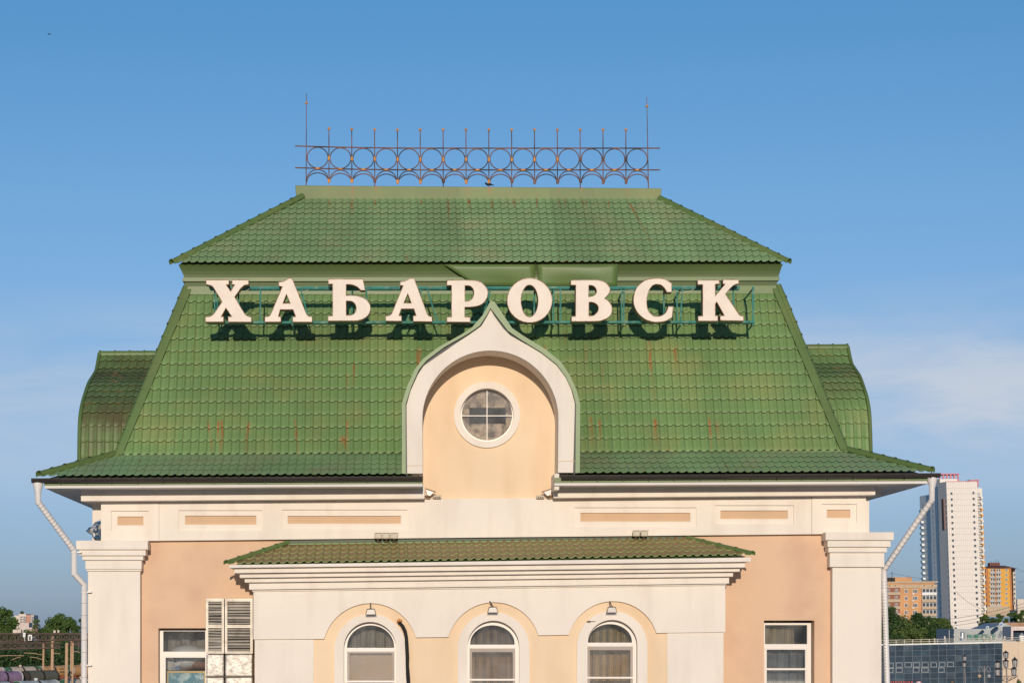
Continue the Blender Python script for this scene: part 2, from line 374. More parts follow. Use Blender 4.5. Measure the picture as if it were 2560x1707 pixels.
def tiled_slope(A, Bp, C, D, step, mt, roof, n_single=0, h=.03, lip=.026, skip=None, cuts=(), silt=False, v_order=1, rows_single=None, phase=0.0):
    ex = (Bp-A).normalized(); nn = ex.cross(D-A).normalized()
    if nn.y > 0: nn = -nn
    ev = nn.cross(ex)
    if ev.z < 0: ev = -ev
    def loc(p): q = p-A; return (q.dot(ex), q.dot(ev))
    poly = [loc(A), loc(Bp), loc(C), loc(D)]
    vmax = max(poly[2][1], poly[3][1]); nrow = int(math.ceil(vmax/step-1e-6)); step = vmax/nrow if abs(vmax/nrow-step) < .07 else step
    umin = min(p[0] for p in poly); umax = max(p[0] for p in poly)
    i0 = int(math.floor(umin/WAVE))-1; i1 = int(math.ceil(umax/WAVE))+1
    def xr(v):   # left / right limits at height v
        t = min(max(v/vmax, 0), 1)
        return poly[0][0]+(poly[3][0]-poly[0][0])*t, poly[1][0]+(poly[2][0]-poly[1][0])*t
    def mapf(u, v, hh): return A+ex*u+ev*v+nn*hh
    planes = []
    for (a, b, sgn) in ((poly[0], poly[3], 1), (poly[1], poly[2], -1)):
        pa = mapf(a[0], a[1], 0); dirv = (mapf(b[0], b[1], 0)-pa).normalized(); pn = dirv.cross(nn)*sgn
        test = mapf((poly[0][0]+poly[1][0])/2, .1, 0)
        if (test-pa).dot(pn) < 0: pn = -pn
        planes.append((pa, pn))
    for (co, no) in cuts: planes.append((co, no))
    big = MB(); shared = {}; bigm = []
    off = parent_world(roof); count = 0
    silts = []
    for j in range(nrow):
        lo = xr(j*step); hi = xr((j+1)*step)
        jit = random.uniform(-.0015, .0015)
        for i in range(i0, i1):
            ua, ub = i*WAVE, (i+1)*WAVE
            if ub < min(lo[0], hi[0]) or ua > max(lo[1], hi[1]): continue
            cen = mapf((ua+ub)/2, (j+.5)*step, 0)
            inside = True; outside = False
            for (pa, pn) in planes:
                dd = (cen-pa).dot(pn)
                if dd < .24: inside = False
                if dd < -.24: outside = True
            if outside: continue
            hid = skip(cen) if skip else False
            single = (not hid) and count < n_single and (rows_single is None or j in rows_single)
            if single:
                vs, fs = tile_verts(US, step, WAVE, h, lip, 0, 0, 0)
                if inside:
                    if 'm' not in shared:
                        me = bpy.data.meshes.new('tile'); me.from_pydata([ex*a+ev*b_+nn*c for a, b_, c in vs], [], fs)
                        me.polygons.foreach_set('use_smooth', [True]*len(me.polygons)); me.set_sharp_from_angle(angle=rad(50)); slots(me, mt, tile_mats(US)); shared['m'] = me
                    o = bpy.data.objects.new('tile', shared['m']); COL.objects.link(o); o.parent = roof; o.location = mapf(ua, j*step, jit)-off
                else:
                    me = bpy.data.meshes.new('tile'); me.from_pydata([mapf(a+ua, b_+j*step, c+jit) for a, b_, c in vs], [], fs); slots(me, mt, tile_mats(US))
                    bm = bmesh.new(); bm.from_mesh(me)
                    for (pa, pn) in planes:
                        bmesh.ops.bisect_plane(bm, geom=bm.verts[:]+bm.edges[:]+bm.faces[:], plane_co=pa, plane_no=pn, clear_inner=True)
                    if len(bm.faces) == 0: bm.free(); continue
                    bmesh.ops.translate(bm, verts=bm.verts, vec=-off); bm.to_mesh(me); bm.free()
                    me.polygons.foreach_set('use_smooth', [True]*len(me.polygons)); me.set_sharp_from_angle(angle=rad(50))
                    o = bpy.data.objects.new('tile', me); COL.objects.link(o); o.parent = roof
                count += 1
            else:
                vs, fs = tile_verts(US2 if hid else US, step, WAVE, h, lip, i, j)
                big.add([mapf(a, b_, c+jit) for a, b_, c in vs], fs); bigm += tile_mats(US2 if hid else US)
                if silt:
                    for k in range(5): silts += [[0,.1,.5,1,1][k]*(1-.15*crest(u)) for u in US]
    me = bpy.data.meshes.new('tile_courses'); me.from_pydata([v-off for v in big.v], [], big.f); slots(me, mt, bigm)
    if silt:
        at = me.attributes.new('silt', 'FLOAT', 'POINT'); at.data.foreach_set('value', silts)
    bm = bmesh.new(); bm.from_mesh(me)
    for (pa, pn) in planes:
        bmesh.ops.bisect_plane(bm, geom=bm.verts[:]+bm.edges[:]+bm.faces[:], plane_co=pa-off, plane_no=pn, clear_inner=True)
    bm.to_mesh(me); bm.free()
    me.polygons.foreach_set('use_smooth', [True]*len(me.polygons)); me.set_sharp_from_angle(angle=rad(50))
    o = link('tile_courses', me, None, roof, 'stuff')
    return mapf, step
def caps_along(a, b, r, seg, roof, m, name='hip_cap', upn=None):
    a = Vector(a); b = Vector(b); Ln = (b-a).length; n = max(1, round(Ln/seg)); dv = (b-a)/n
    t = dv.normalized(); side = t.cross(Vector((0,0,1))).normalized(); nup = side.cross(t).normalized()
    mb = MB(); K = 10
    for q, (tt, rr) in enumerate(((-.03, r*1.15), (.07, r*1.18), (.08, r*1.0), (1.0, r*.95))):
        for k in range(K+1):
            an = math.pi*(-.12+1.24*k/K)
            mb.v.append(dv*tt+side*math.cos(an)*rr+nup*math.sin(an)*rr)
    for q in range(3):
        for k in range(K): mb.f.append((q*(K+1)+k, q*(K+1)+k+1, (q+1)*(K+1)+k+1, (q+1)*(K+1)+k))
    me = bpy.data.meshes.new(name); me.from_pydata(mb.v, [], mb.f); me.polygons.foreach_set('use_smooth', [True]*len(me.polygons)); me.set_sharp_from_angle(angle=rad(45)); me.materials.append(m)
    off = parent_world(roof)
    for i in range(n):
        o = bpy.data.objects.new(name, me); COL.objects.link(o); o.parent = roof; o.location = a+dv*i-off

YK = .5; YM = 2.15; YE = -1.22
kA, kB = P(288,1139,YK), P(2118,1128,YK)
mT_l, mT_r = P(468,727,YM-.02), P(1941,724,YM-.02)
mans = ring_loft([(474,716,1934,714,YM+.05),(296,1140,2110,1130,YK+.08)], 'mansard_roof', m_green, bld, cap_top=True, cap_bot=True)
apexY = 900
def skip_dormer(c):
    # tiles that stand behind the onion dormer
    pl, pr, pt = P(1020,900,1.2).x, P(1434,900,1.2).x, P(1226,860,1.6).z
    return pl < c.x < pr and c.z < pt
UC[0] = 0.0
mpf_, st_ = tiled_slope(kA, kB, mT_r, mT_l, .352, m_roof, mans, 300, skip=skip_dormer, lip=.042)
UC[0] = .014
caps_along(kA+Vector((.02,-.03,-.05)), P(466,717,YM), .085, .36, mans, m_green)
caps_along(kB+Vector((-.02,-.03,-.05)), P(1945,714,YM), .085, .36, mans, m_green)
def screws(mapf, step, nrow, width, roof, seed, nth=3):
    r = random.Random(seed); q = MB()
    for j in range(nrow):
        for i in range(1, int(width/WAVE)):
            if (i+j*2) % nth or r.random() < .25: continue
            c = mapf((i+.52)*WAVE, j*step-.018, .004 if j else .03); u_ = mapf(1,0,0)-mapf(0,0,0); v_ = mapf(0,1,0)-mapf(0,0,0); nn_ = mapf(0,0,1)-mapf(0,0,0)
            c = c+nn_*.004
            q.add([c+(u_*math.cos(a*math.pi/3)+v_*math.sin(a*math.pi/3))*.011 for a in range(6)], [(0,1,2,3,4,5)])
    q.build('screw_heads', m_black, roof, kind='stuff', recalc=False)
screws(lambda u, v, h_: mpf_(u+1.7, v+.02, h_), st_, 11, 13.2, mans, 3)
# flat apron strips beside the hip caps and under the fascia
def strip(name, a, b, wv, m, parent, th=.012):
    a = Vector(a); b = Vector(b); wv = Vector(wv); nn = (b-a).cross(wv).normalized()*th
    if nn.y > 0: nn = -nn
    mb = MB(); mb.add([a, b, b+wv, a+wv, a+nn, b+nn, b+wv+nn, a+wv+nn], [(0,1,2,3),(4,5,6,7),(0,1,5,4),(1,2,6,5),(2,3,7,6),(3,0,4,7)])
    return mb.build(name, m, parent)
strip('hip_flashing', kA+Vector((.05,-.075,.02)), P(467,722,YM-.095), (.115,0,0), m_green, mans)
strip('hip_flashing', kB+Vector((-.05,-.075,.02)), P(1942,720,YM-.095), (-.115,0,0), m_green, mans)
ap = MB(); ap.prism([(470,716),(1940,714),(1944,734),(461,736)], (), YM-.11, YM+.05); ap.build('apron_flashing', m_green, mans)
ap = MB(); ap.prism([(290,1137),(1010,1136),(1010,1142),(286,1143)], (), YK-.04, YK+.05); ap.build('kink_flashing', m_green, mans)
ap = MB(); ap.prism([(1448,1135),(2116,1126),(2118,1132),(1448,1141)], (), YK-.04, YK+.05); ap.build('kink_flashing', m_green, mans)
# fascia and cove between the two roofs
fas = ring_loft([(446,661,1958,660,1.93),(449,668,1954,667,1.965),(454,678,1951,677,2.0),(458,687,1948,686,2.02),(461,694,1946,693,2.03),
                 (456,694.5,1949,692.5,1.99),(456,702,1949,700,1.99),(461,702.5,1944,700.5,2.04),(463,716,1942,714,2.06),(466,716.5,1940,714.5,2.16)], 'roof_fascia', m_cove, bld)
mb = MB(); mb.prism([(458,694),(1948,692),(1948,701.5),(458,703.5)], (), 1.975, 1.99); mb.build('fascia_moulding', m_green, fas)
# lifted sheet of cladding on the cove
def bent(name, pts, m, parent, nx=14, nz=5, amp=.05, seed=0):
    r = random.Random(seed); mb = MB()
    tl, tr, br, bl, Yt, Yb = pts
    for j in range(nz+1):
        for i in range(nx+1):
            s, t = i/nx, j/nz
            x = (tl[0]*(1-s)+tr[0]*s)*(1-t)+(bl[0]*(1-s)+br[0]*s)*t; y = (tl[1]*(1-s)+tr[1]*s)*(1-t)+(bl[1]*(1-s)+br[1]*s)*t
            yy = Yt*(1-t)+Yb*t - amp*math.sin(math.pi*s)*math.sin(math.pi*min(1, t*1.2))*.6 - amp*.5*math.sin(s*7+seed)*t
            mb.v.append(P(x, y, yy))
    for j in range(nz):
        for i in range(nx): mb.f.append((j*(nx+1)+i, j*(nx+1)+i+1, (j+1)*(nx+1)+i+1, (j+1)*(nx+1)+i))
    o = mb.build(name, m, parent, smooth=True); sd = o.modifiers.new('s', 'SOLIDIFY'); sd.thickness = .006; return o
bent('lifted_sheet', ((1110,661),(1337,661),(1337,716),(1190,714),1.85,1.95), m_green, fas, amp=.03, seed=1)
bent('lifted_sheet', ((1345,661),(1545,660),(1543,716),(1345,716),1.83,1.90), m_green, fas, amp=.05, seed=2)
# upper hipped roof
YU = 1.8; YR = 4.25
uA, uB, uC, uD = P(434,658,YU), P(1969,656,YU), P(1656,502,YR), P(752,497,YR)
upr = ring_loft([(760,500,1648,505,YR+.03),(450,659,1954,658,YU+.14)], 'upper_roof', m_green, bld, cap_top=True, cap_bot=True)
UC[0] = .008
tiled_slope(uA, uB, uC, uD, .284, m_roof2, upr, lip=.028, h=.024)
UC[0] = .014
caps_along(P(430,657.5,YU), P(757,491,YR), .085, .36, upr, m_green)
caps_along(P(1972,655.5,YU), P(1648,496,YR), .085, .36, upr, m_green)
mb = MB()
a = P(738,463.5,YR-.02); b = P(1654,471,YR-.02); a2 = P(741,498,YR-.02); b2 = P(1651,503.5,YR-.02)
mb.add([a, b, b2, a2]+[Vector((q.x, 2*YC-YR, q.z)) for q in (a, b, b2, a2)], [(0,1,2,3),(4,5,6,7),(0,1,5,4),(1,2,6,5),(2,3,7,6),(3,0,4,7)])
mrc = roof_mat('ridge_box_sheet', (.145,.195,.065), (.175,.195,.065), .45, .7, .2, [(*zx(p_, 463, YR), l_, w_, 0) for p_, l_, w_ in ((823,.12,.05),(881,.34,.045),(939,.2,.05),(1170,.3,.08),(1225,.3,.08),(1340,.3,.03),(1396,.3,.035),(1455,.2,.05),(1568,.35,.05))])
mb.build('ridge_box', mrc, upr, bevel=.01)

# flared eaves roof, left and right of the dormer
eA, eB = P(98,1190,YE), P(2328,1179,YE)
flare = ring_loft([(300,1143,2106,1133,YK+.1),(115,1197,2312,1186,YE+.12)], 'eaves_roof', m_green, bld)
flare.data.polygons
# the deck must leave the dormer niche open: cut it out
bm = bmesh.new(); bm.from_mesh(flare.data)
xl_, xr_ = P(1030,1190,-1).x, P(1420,1190,-1).x
for xx in (xl_, xr_): bmesh.ops.bisect_plane(bm, geom=bm.verts[:]+bm.edges[:]+bm.faces[:], plane_co=(xx,0,0), plane_no=(1,0,0))
bmesh.ops.delete(bm, geom=[f for f in bm.faces if xl_ < f.calc_center_median().x < xr_ and f.calc_center_median().y < 2], context='FACES')
bm.to_mesh(flare.data); bm.free()
def lerp(a, b, t): return a+(b-a)*t
cutL = [(P(1012,1160,-1), Vector((-1,0,0)))]; cutR = [(P(1443,1160,-1), Vector((1,0,0)))]
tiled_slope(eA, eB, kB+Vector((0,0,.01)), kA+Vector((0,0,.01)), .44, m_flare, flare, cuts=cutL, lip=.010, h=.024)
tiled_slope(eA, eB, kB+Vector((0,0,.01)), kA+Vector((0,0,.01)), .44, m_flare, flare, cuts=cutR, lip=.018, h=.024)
caps_along(P(98,1187,YE-.02), kA+Vector((0,0,.04)), .085, .36, flare, m_green)
caps_along(P(2330,1176,YE-.02), kB+Vector((0,0,.04)), .085, .36, flare, m_green)

# eaves: fascia board, soffit, gutter
eav = MB()
xl0, xr0 = P(100,1214,YE+.05), P(2330,1203,YE+.05)
wl, wr = P(236,1214,0).x, P(2168,1203,0).x
def zl(px, y0=1213.5, y1=1201.5):  # height of the eaves line at px
    return P(px, y0+(y1-y0)*(px-98)/2230, YE).z
def slabx(mb, pxa, pxb, ya, yb, Yf, Yb):   # box whose front edge runs along the tilted eaves line (ya, yb are offsets in px)
    def yy(p): return 1213.5-12*(p-98)/2230
    return mb.prism([(pxa,yy(pxa)+ya),(pxb,yy(pxb)+ya),(pxb,yy(pxb)+yb),(pxa,yy(pxa)+yb)], (), Yf, Yb)
slabx(eav, 112,1056.5,0,7,YE+.03,.0); slabx(eav, 1386,2322,0,7,YE+.03,.0)
zL, zR = P(112,1217,YE).z, P(2322,1205,YE).z
eav.box((P(112,1217,YE).x, .002, zL-.035), (wl+.3, 10.4, zL+.03)); eav.box((wr-.3, .002, zR-.035), (P(2322,1205,YE).x, 10.4, zR+.03))
soff = eav.build('soffit', m_soffit, bld, bevel=.006)
edge = MB(); slabx(edge, 110,1057,-13,-.6,YE,YE+.06); slabx(edge, 1386,2324,-13,-.6,YE,YE+.06)
edge.box((P(110,1217,YE).x, YE+.062, zL+.035), (P(110,1217,YE).x+.05, 10.4, zL+.14)); edge.box((P(2324,1205,YE).x-.05, YE+.062, zR+.035), (P(2324,1205,YE).x, 10.4, zR+.14))
edge.build('eaves_board', m_green, bld)
gut = MB()
def gutter(pxa, pxb, ya, yb):
    A_, B_ = P(pxa, ya, YE-.10), P(pxb, yb, YE-.10); n = 9; base = len(gut.v); r = .078
    for (rr, sgn) in ((r, 1), (r-.012, -1)):
        for p in (A_, B_):
            for k in range(n+1):
                an = math.pi*(1+k/n); gut.v.append(p+Vector((0, math.cos(an)*rr, math.sin(an)*rr*1.25)))
    for q in (0, 2):
        for k in range(n): gut.f.append((base+q*(n+1)+k, base+q*(n+1)+k+1, base+(q+1)*(n+1)+k+1, base+(q+1)*(n+1)+k))
    for k in (0, n): gut.f.append((base+k, base+n+1+k, base+3*(n+1)+k, base+2*(n+1)+k))
    for q in (0, 1):
        for k in range(n): gut.f.append((base+q*(n+1)+k, base+q*(n+1)+k+1, base+(q+2)*(n+1)+k+1, base+(q+2)*(n+1)+k))
gutter(79,1057,1195.5,1190.5); gutter(1403,2350,1188,1182.5)
go = gut.build('gutter', m_gutter, bld, smooth=True)
gb = MB()
gb.tube([(0,-.115,.03),(0,-.085,-.02),(0,-.086,-.05),(0,-.05,-.10),(0,0,-.115),(0,.05,-.10)], .011, 5)
gbm = None
for px in list(range(150,1050,64))+list(range(1430,2330,64)):
    yy = 1195.5-13*(px-79)/2271
    if gbm is None:
        gbo = gb.build('gutter_bracket', m_gutter, go); gbm = gbo.data; gbo.location = P(px, yy, YE-.10)
    else:
        o = link('gutter_bracket', gbm, None, go); o.location = P(px, yy, YE-.10)

# cornice under the eaves, frieze, walls
cor = MB(); cor.prism(trap(202,1214,1252.5,1061.5,1213,1246), (), -.5, 0.0)
cor.box((P(202,1240,-.5).x, .001, P(202,1252.5,-.5).z), (P(202,1240,-.5).x+.5, 9.6, P(202,1252.5,-.5).z+.34))
cor.prism(trap(1384,1208,1244.3,2188.7,1202,1237), (), -.5, 0.0)
cor.prism(trap(2176,1204,1238.5,2204,1203,1238.5), (), .3, 9.6)
cor.build('eaves_cornice', m_white, bld, bevel=.012)
fr = MB()
pan = [(278,1276.5,372.5,1325.5, 294,1290.5,358.5,1312.5), (447,1275,655.5,1325, 463,1288.5,641,1310.5), (705,1273.5,1018,1321.5, 719.5,1289,1002,1308.5),
       (1437.5,1268,1740.5,1316, 1451,1281.5,1725.5,1303), (1788,1262.5,1984,1308.5, 1801,1275.5,1969,1296.5), (2055,1259.5,2142,1306, 2067,1273.5,2125.5,1294)]
holes = [rct(*p[:4]) for p in pan]
YF = -.16
fr.prism([(398,1240),(1062,1236),(1062,1246.5),(1384,1244.5),(1384,1230),(2029,1226),(2029,1334.5),(398,1351)], holes[1:5], YF, 0.0)
frz = fr.build('frieze', m_white, bld)
fr = MB(); fr.prism([(252.5,1240),(397.4,1238),(397.4,1351),(252.5,1352)], [holes[0]], YF-.02, 0.3); fr.build('frieze_block', m_white, frz)
fr = MB(); fr.prism([(2030,1226),(2165,1225),(2165,1333),(2030,1334.5)], [holes[5]], YF-.02, 0.3); fr.build('frieze_block', m_white, frz)
for i, p in enumerate(pan):
    Yo = YF + (-.02 if i in (0, 5) else 0)
    q = MB(); q.prism(rct(p[0]-2,p[1]-2,p[2]+2,p[3]+2), [rct(*p[4:])], Yo+.05, -.005); q.build('panel_frame', m_white, frz)
    q = MB(); q.prism(rct(p[4]-2,p[5]-2,p[6]+2,p[7]+2), (), Yo+.10, -.01); q.build('inset_panel', m_panel, frz)
# main wall (peach) with window openings, side and back walls
wallb = MB()
OL = rct(396,1569.5,522,1790); OR = rct(1910,1550,2036,1790)
zb = 0.0
def to_ground(mb, pxa, pxb, Yf, Yb, ytop=1800):
    a = P(pxa, ytop, Yf); b = P(pxb, ytop, Yf); mb.box((a.x, Yf, 0), (b.x, Yb, a.z))
wallb.prism([(256,1180),(256,1351),(225,1351),(225,1800),(680,1800),(680,1400),(1770,1400),(1770,1800),(2196,1800),(2196,1334),(2162,1334),(2162,1180)], [OL, OR], 0.0, .45)
to_ground(wallb, 225, 680, 0, .45); to_ground(wallb, 1770, 2196, 0, .45)
xlw, xrw = P(231,1400,0).x, P(2173,1400,0).x
zt = P(1200,1200,0).z
wallb.box((xlw, .452, 0), (xlw+.4, 9.2, zt)); wallb.box((xrw-.4, .452, 0), (xrw, 9.2, zt)); wallb.box((xlw+.402, 8.8, 0), (xrw-.402, 9.2, zt))
wall = wallb.build('wall', m_peach, bld)
# room ceiling so that no daylight falls in from the attic
cl = MB(); zc_ = P(1200,1450,0).z; cl.box((xlw+.401,.46,zc_),(xrw-.401,8.79,zc_+.1)); cl.box((xlw+.401,2.6,3),(xrw-.401,2.7,zc_-.001)); cl.build('interior_ceiling', m_dark, bld)
# corner strips left and right of the frieze blocks (set back)
q = MB(); q.prism(rct(231,1252,260,1352), (), .35, 9.2); q.build('corner_wall', m_white, bld)
q = MB(); q.prism(rct(2140,1236,2173,1333), (), .05, 9.2); q.build('corner_wall', m_white, bld)

# pilasters with stepped capitals
def pilaster(layers, shaft, name='pilaster'):
    q = MB(); x0, x1, y0 = shaft; q.prism(rct(x0,y0,x1,1800), (), -.28, 1.2)
    a = P(x0,1800,-.28); b = P(x1,1800,-.28); q.box((a.x,-.28,0),(b.x,1.2,a.z-.001))
    o = q.build(name, m_white, bld, bevel=.012)
    for (xa, xb, ya, yb, Y) in layers:
        q = MB(); q.prism(rct(xa,ya,xb,yb), (), Y, 1.3+(-.28-Y)); q.build('capital_layer', m_white, o, bevel=.008)
    # little cove under the capital
    xa, xb, ya, yb, Y = layers[-1]
    return o
pilaster([(190,369.5,1350.5,1373,-.58),(197.4,364,1373.3,1388,-.51),(205.4,358,1388.3,1399.3,-.44),(213.3,354,1399.6,1422,-.37),(216.5,353,1422.2,1427,-.33)], (219.5,350.5,1427))
pilaster([(2064,2234.6,1329.5,1349.5,-.58),(2069,2226.7,1349.8,1366.5,-.51),(2071,2217.6,1366.8,1380,-.44),(2074.4,2211,1380.3,1416.6,-.37)], (2081,2204,1416.9))

# ---- central projection (three arched windows)
YA = -1.0
def archpts(l, r, crown, n=20):   # circular segment from left foot to right foot through crown
    (x0, y0), (x1, y1) = l, r; cx = (x0+x1)/2; ym = (y0+y1)/2; h_ = ym-crown; hw = (x1-x0)/2
    R = (hw*hw+h_*h_)/(2*h_); cy = crown+R; a = math.degrees(math.asin(min(1, hw/R)))
    pts = [(cx+R*math.sin(rad(-a+2*a*i/n)), cy-R*math.cos(rad(-a+2*a*i/n)))for i in range(n+1)]
    return [(x, y+(y0-ym)*(1-2*i/n)) for i, (x, y) in enumerate(pts)]
ar1 = archpts((810.2,1596),(1039.6,1592.5),1507); ar2 = archpts((1121,1591.5),(1346,1587.3),1504.5); ar3 = archpts((1422,1586),(1641,1581.5),1502)
proj = MB()
proj.prism([(633.4,1470),(1813.4,1455),(1813.4,1579)]+list(reversed([(633.4,1597.5)]+ar1+ar2+ar3)), (), YA-.085, YA)
pr = proj.build('upper_facing', m_white, bld)
def full_arch(cx, rx, crown, bot=1790, ry=None, n=28):
    ry = ry or rx; cy = crown+ry
    return [(cx-rx, bot)]+[(cx-rx*math.cos(math.pi*i/n), cy-ry*math.sin(math.pi*i/n)) for i in range(n+1)]+[(cx+rx, bot)]
WIN = [dict(cx=925,  ro=65.6, oc=1553.5, so=(836,1016,1533.5), gx=926.5, gr=58.8, gt=1562, gb=1618.5, pl=(874,980), pt=1632, bar=1702.5),
       dict(cx=1233.5,ro=64.8, oc=1550.5, so=(1144.3,1323.6,1529), gx=1231, gr=55.6, gt=1562, gb=1610.5, pl=(1180,1282), pt=1629, bar=1698),
       dict(cx=1530.4,ro=63,   oc=1548.5, so=(1442.3,1618.6,1526), gx=1525, gr=55, gt=1559, gb=1605.5, pl=(1474.5,1576), pt=1624, bar=1693)]
hl = [full_arch(w_['cx'], w_['ro'], w_['oc']) for w_ in WIN]
q = MB(); q.prism([(636.5,1440),(1809,1430),(1809,1800),(636.5,1800)], hl, YA+.0, YA+.4)
to_ground(q, 636.5, 1809, YA, YA+.4)
a = P(636.5,1500,YA); b = P(1809,1500,YA); tz = P(700,1418,YA).z
q.box((a.x, YA+.402, 0), (a.x+.35, -.002, tz)); q.box((b.x-.35, YA+.402, 0), (b.x, -.002, tz))
q.build('projection_wall', m_cream, bld)
q = MB(); q.prism(rct(636.6,1597.6,784.5,1800), (), YA-.035, YA-.001); q.build('corner_facing', m_white, bld, bevel=.006)
q = MB(); q.prism([(1667.6,1581.2),(1808.8,1579.2),(1808.8,1800),(1667.6,1800)], (), YA-.035, YA-.001); q.build('corner_facing', m_white, bld, bevel=.006)
for i, w_ in enumerate(WIN):
    so_ = w_['so']; cx = (so_[0]+so_[1])/2; r = (so_[1]-so_[0])/2
    sur = MB(); sur.prism(full_arch(cx, r, so_[2], 1795), [full_arch(w_['cx'], w_['ro'], w_['oc'], 1791)], YA-.07, YA+.02)
    YW = YA+.16
    fx, fy = w_['gx'], w_['gt']; fr_ = MB()
    gh = [(w_['gx']-w_['gr'], w_['gb'])]+[(w_['gx']-w_['gr']*math.cos(math.pi*k/24), w_['gb']-3-(w_['gb']-3-w_['gt'])*math.sin(math.pi*k/24)) for k in range(25)]+[(w_['gx']+w_['gr'], w_['gb'])]
    p0, p1 = w_['pl']
    fr_.prism(full_arch(w_['cx'], w_['ro']+4, w_['oc']-1, 1798), [gh, rct(p0-6, w_['gb']+10.5, p1+6, 1790)], YW, YW+.09)
    win = fr_.build('window', m_pvc, bld)
    sur.build('window_surround', m_white, win)
    s_ = MB(); s_.prism(rct(p0-6.2, w_['gb']+10, p1+6.2, 1792), [rct(p0, w_['pt'], p1, 1786)], YW+.02, YW+.06); s_.build('sash', m_pvcg, win)
    s_ = MB(); s_.prism(rct(p0-8, w_['bar']-2.2, p1+8, w_['bar']+2.2), (), YW-.015, YW+.018); s_.build('glazing_bar', m_pvc, win)
    s_ = MB(); s_.prism(rct(w_['gx']-w_['gr']-3, w_['gb']+3, w_['gx']+w_['gr']+3, w_['gb']+9), (), YW-.02, YW-.001); s_.build('transom', m_pvc, win, bevel=.006)
    s_ = MB(); g0 = [(w_['gx']+(x-w_['gx'])*1.02, y) for x, y in gh]; s_.prism(g0, (), YW+.05, YW+.056); s_.build('pane', m_glass, win)
    s_ = MB(); s_.prism(rct(p0-1, w_['pt']-1, p1+1, 1787), (), YW+.03, YW+.036); s_.build('pane', m_net, win)
# cornice of the projection, stepped
lay = [(572.5,1411.5,1419,1877.4,1392.5,1403.5),(585.3,1419.3,1432,1862.5,1403.8,1417.8),(599,1432.3,1443.8,1849.5,1418,1428),(611.5,1444.1,1455.5,1833,1428.3,1440.5),
       (622.6,1455.8,1473.4,1823,1440.8,1458),(630,1473.7,1478,1816,1458.3,1462.3)]
for (xl,a0,a1,xr,b0,b1) in lay:
    off_ = (633.6-xl)/112*1.3
    q = MB(); q.prism([(xl,a0),(xr,b0),(xr,b1),(xl,a1)], (), YA-.085-off_, -.003); q.build('cornice_layer', m_white, pr, bevel=.01)
# lean-to roof over the projection
YP = YA-.62
pA, pB, pC, pD = P(569,1409.5,YP), P(1878,1386.5,YP), P(1718,1350,-.12), P(721,1361.5,-.12)
lr = MB(); o_ = Vector((0,.05,-.035)); lr.add([pA+o_+Vector((.1,0,0)), pB+o_+Vector((-.1,0,0)), pC+o_, pD+o_, Vector((pA.x+.1,0,pA.z-.04)), Vector((pB.x-.1,0,pB.z-.04))], [(0,1,2,3),(0,3,4),(1,2,5),(0,1,5,4)])
leanto = lr.build('lean_to_roof', m_green, bld)
UC[0] = 0.0
tiled_slope(pA, pB, pC, pD, .43, m_brown, leanto, silt=True, lip=.017, h=.034)
UC[0] = .014
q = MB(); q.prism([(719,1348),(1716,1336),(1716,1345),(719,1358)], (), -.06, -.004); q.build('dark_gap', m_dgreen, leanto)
caps_along(pA+Vector((-.03,-.03,.02)), pD+Vector((0,0,.05)), .06, .45, leanto, m_green)
caps_along(pB+Vector((.03,-.03,.02)), pC+Vector((0,0,.05)), .06, .45, leanto, m_green)
q = MB(); q.prism([(720,1357),(1716,1344.5),(1719,1350.5),(719,1362.5)], (), -.20, -.02); q.build('wall_flashing', m_greenl, leanto, bevel=.02)

# ---- onion-shaped dormer
rimL = [(1226.5,752),(1207.3,787),(1180.3,818),(1153,836),(1095,868.3),(1057.3,897),(1037.4,922.5),(1017.5,966),(1004.2,1009.5),(1004.8,1183)]
rimR = [(1449.6,1181),(1450.4,1009.5),(1442.4,976.7),(1424.3,937),(1402.6,904.4),(1362.8,872),(1308.6,839.3),(1279.7,819.4),(1236.3,754)]
inL = [(1226.5,768),(1216.5,788),(1199.7,813),(1172,832),(1128,858.5),(1088,886),(1055.5,909.5),(1041,932),(1023,972),(1013.4,1012),(1014.5,1184)]
inR = [(1438.5,1182),(1440,1010),(1431.5,975),(1416,941),(1391,907),(1365,882.5),(1314,855),(1278,835),(1260.5,818),(1236.5,788)]
YD = -1.15
drm = MB(); drm.prism(rimL+rimR, (), YD+.02, 2.3)
# keep only the shell: outer skin prism minus niche is made from the rim ring
drm = MB()
drm.prism([(1226.5,752)]+rimL[1:]+[(1014.5,1184)]+list(reversed(inL[:-1]))+[(1226.5,752.01)], (), YD-.10, 2.35) if False else None
ringm = MB(); O_ = rimL+rimR; I_ = inL+inR
def resample(pts, n):
    ds = [0]
    for i in range(1, len(pts)): ds.append(ds[-1]+math.hypot(pts[i][0]-pts[i-1][0], pts[i][1]-pts[i-1][1]))
    out = []
    for k in range(n+1):
        t = ds[-1]*k/n; j = 0
        while j < len(ds)-2 and ds[j+1] < t: j += 1
        f = (t-ds[j])/(ds[j+1]-ds[j]); out.append((pts[j][0]+(pts[j+1][0]-pts[j][0])*f, pts[j][1]+(pts[j+1][1]-pts[j][1])*f))
    return out
Lo, Li = rimL, [(1226.5,770),(1216,789),(1199,814),(1172,833),(1110,868),(1066,901),(1047,924),(1028,967),(1013.8,1011),(1014.5,1184)]
Ro, Ri = [(1226.5,752),(1236.3,754)]+list(reversed(rimR))[1:], [(1226.5,770),(1227.5,772)]+[(1270,827),(1301,848),(1353,879.5),(1392,910),(1415,941),(1432,978.5),(1440.3,1011),(1438.5,1182)]
dpart = MB().prism([(1226.5,790),(1100,900),(1040,960),(1030,1010),(1030,1175),(1422,1175),(1422,1010),(1410,960),(1350,900)], (), .30, 2.3).build('dormer', m_cream, bld)
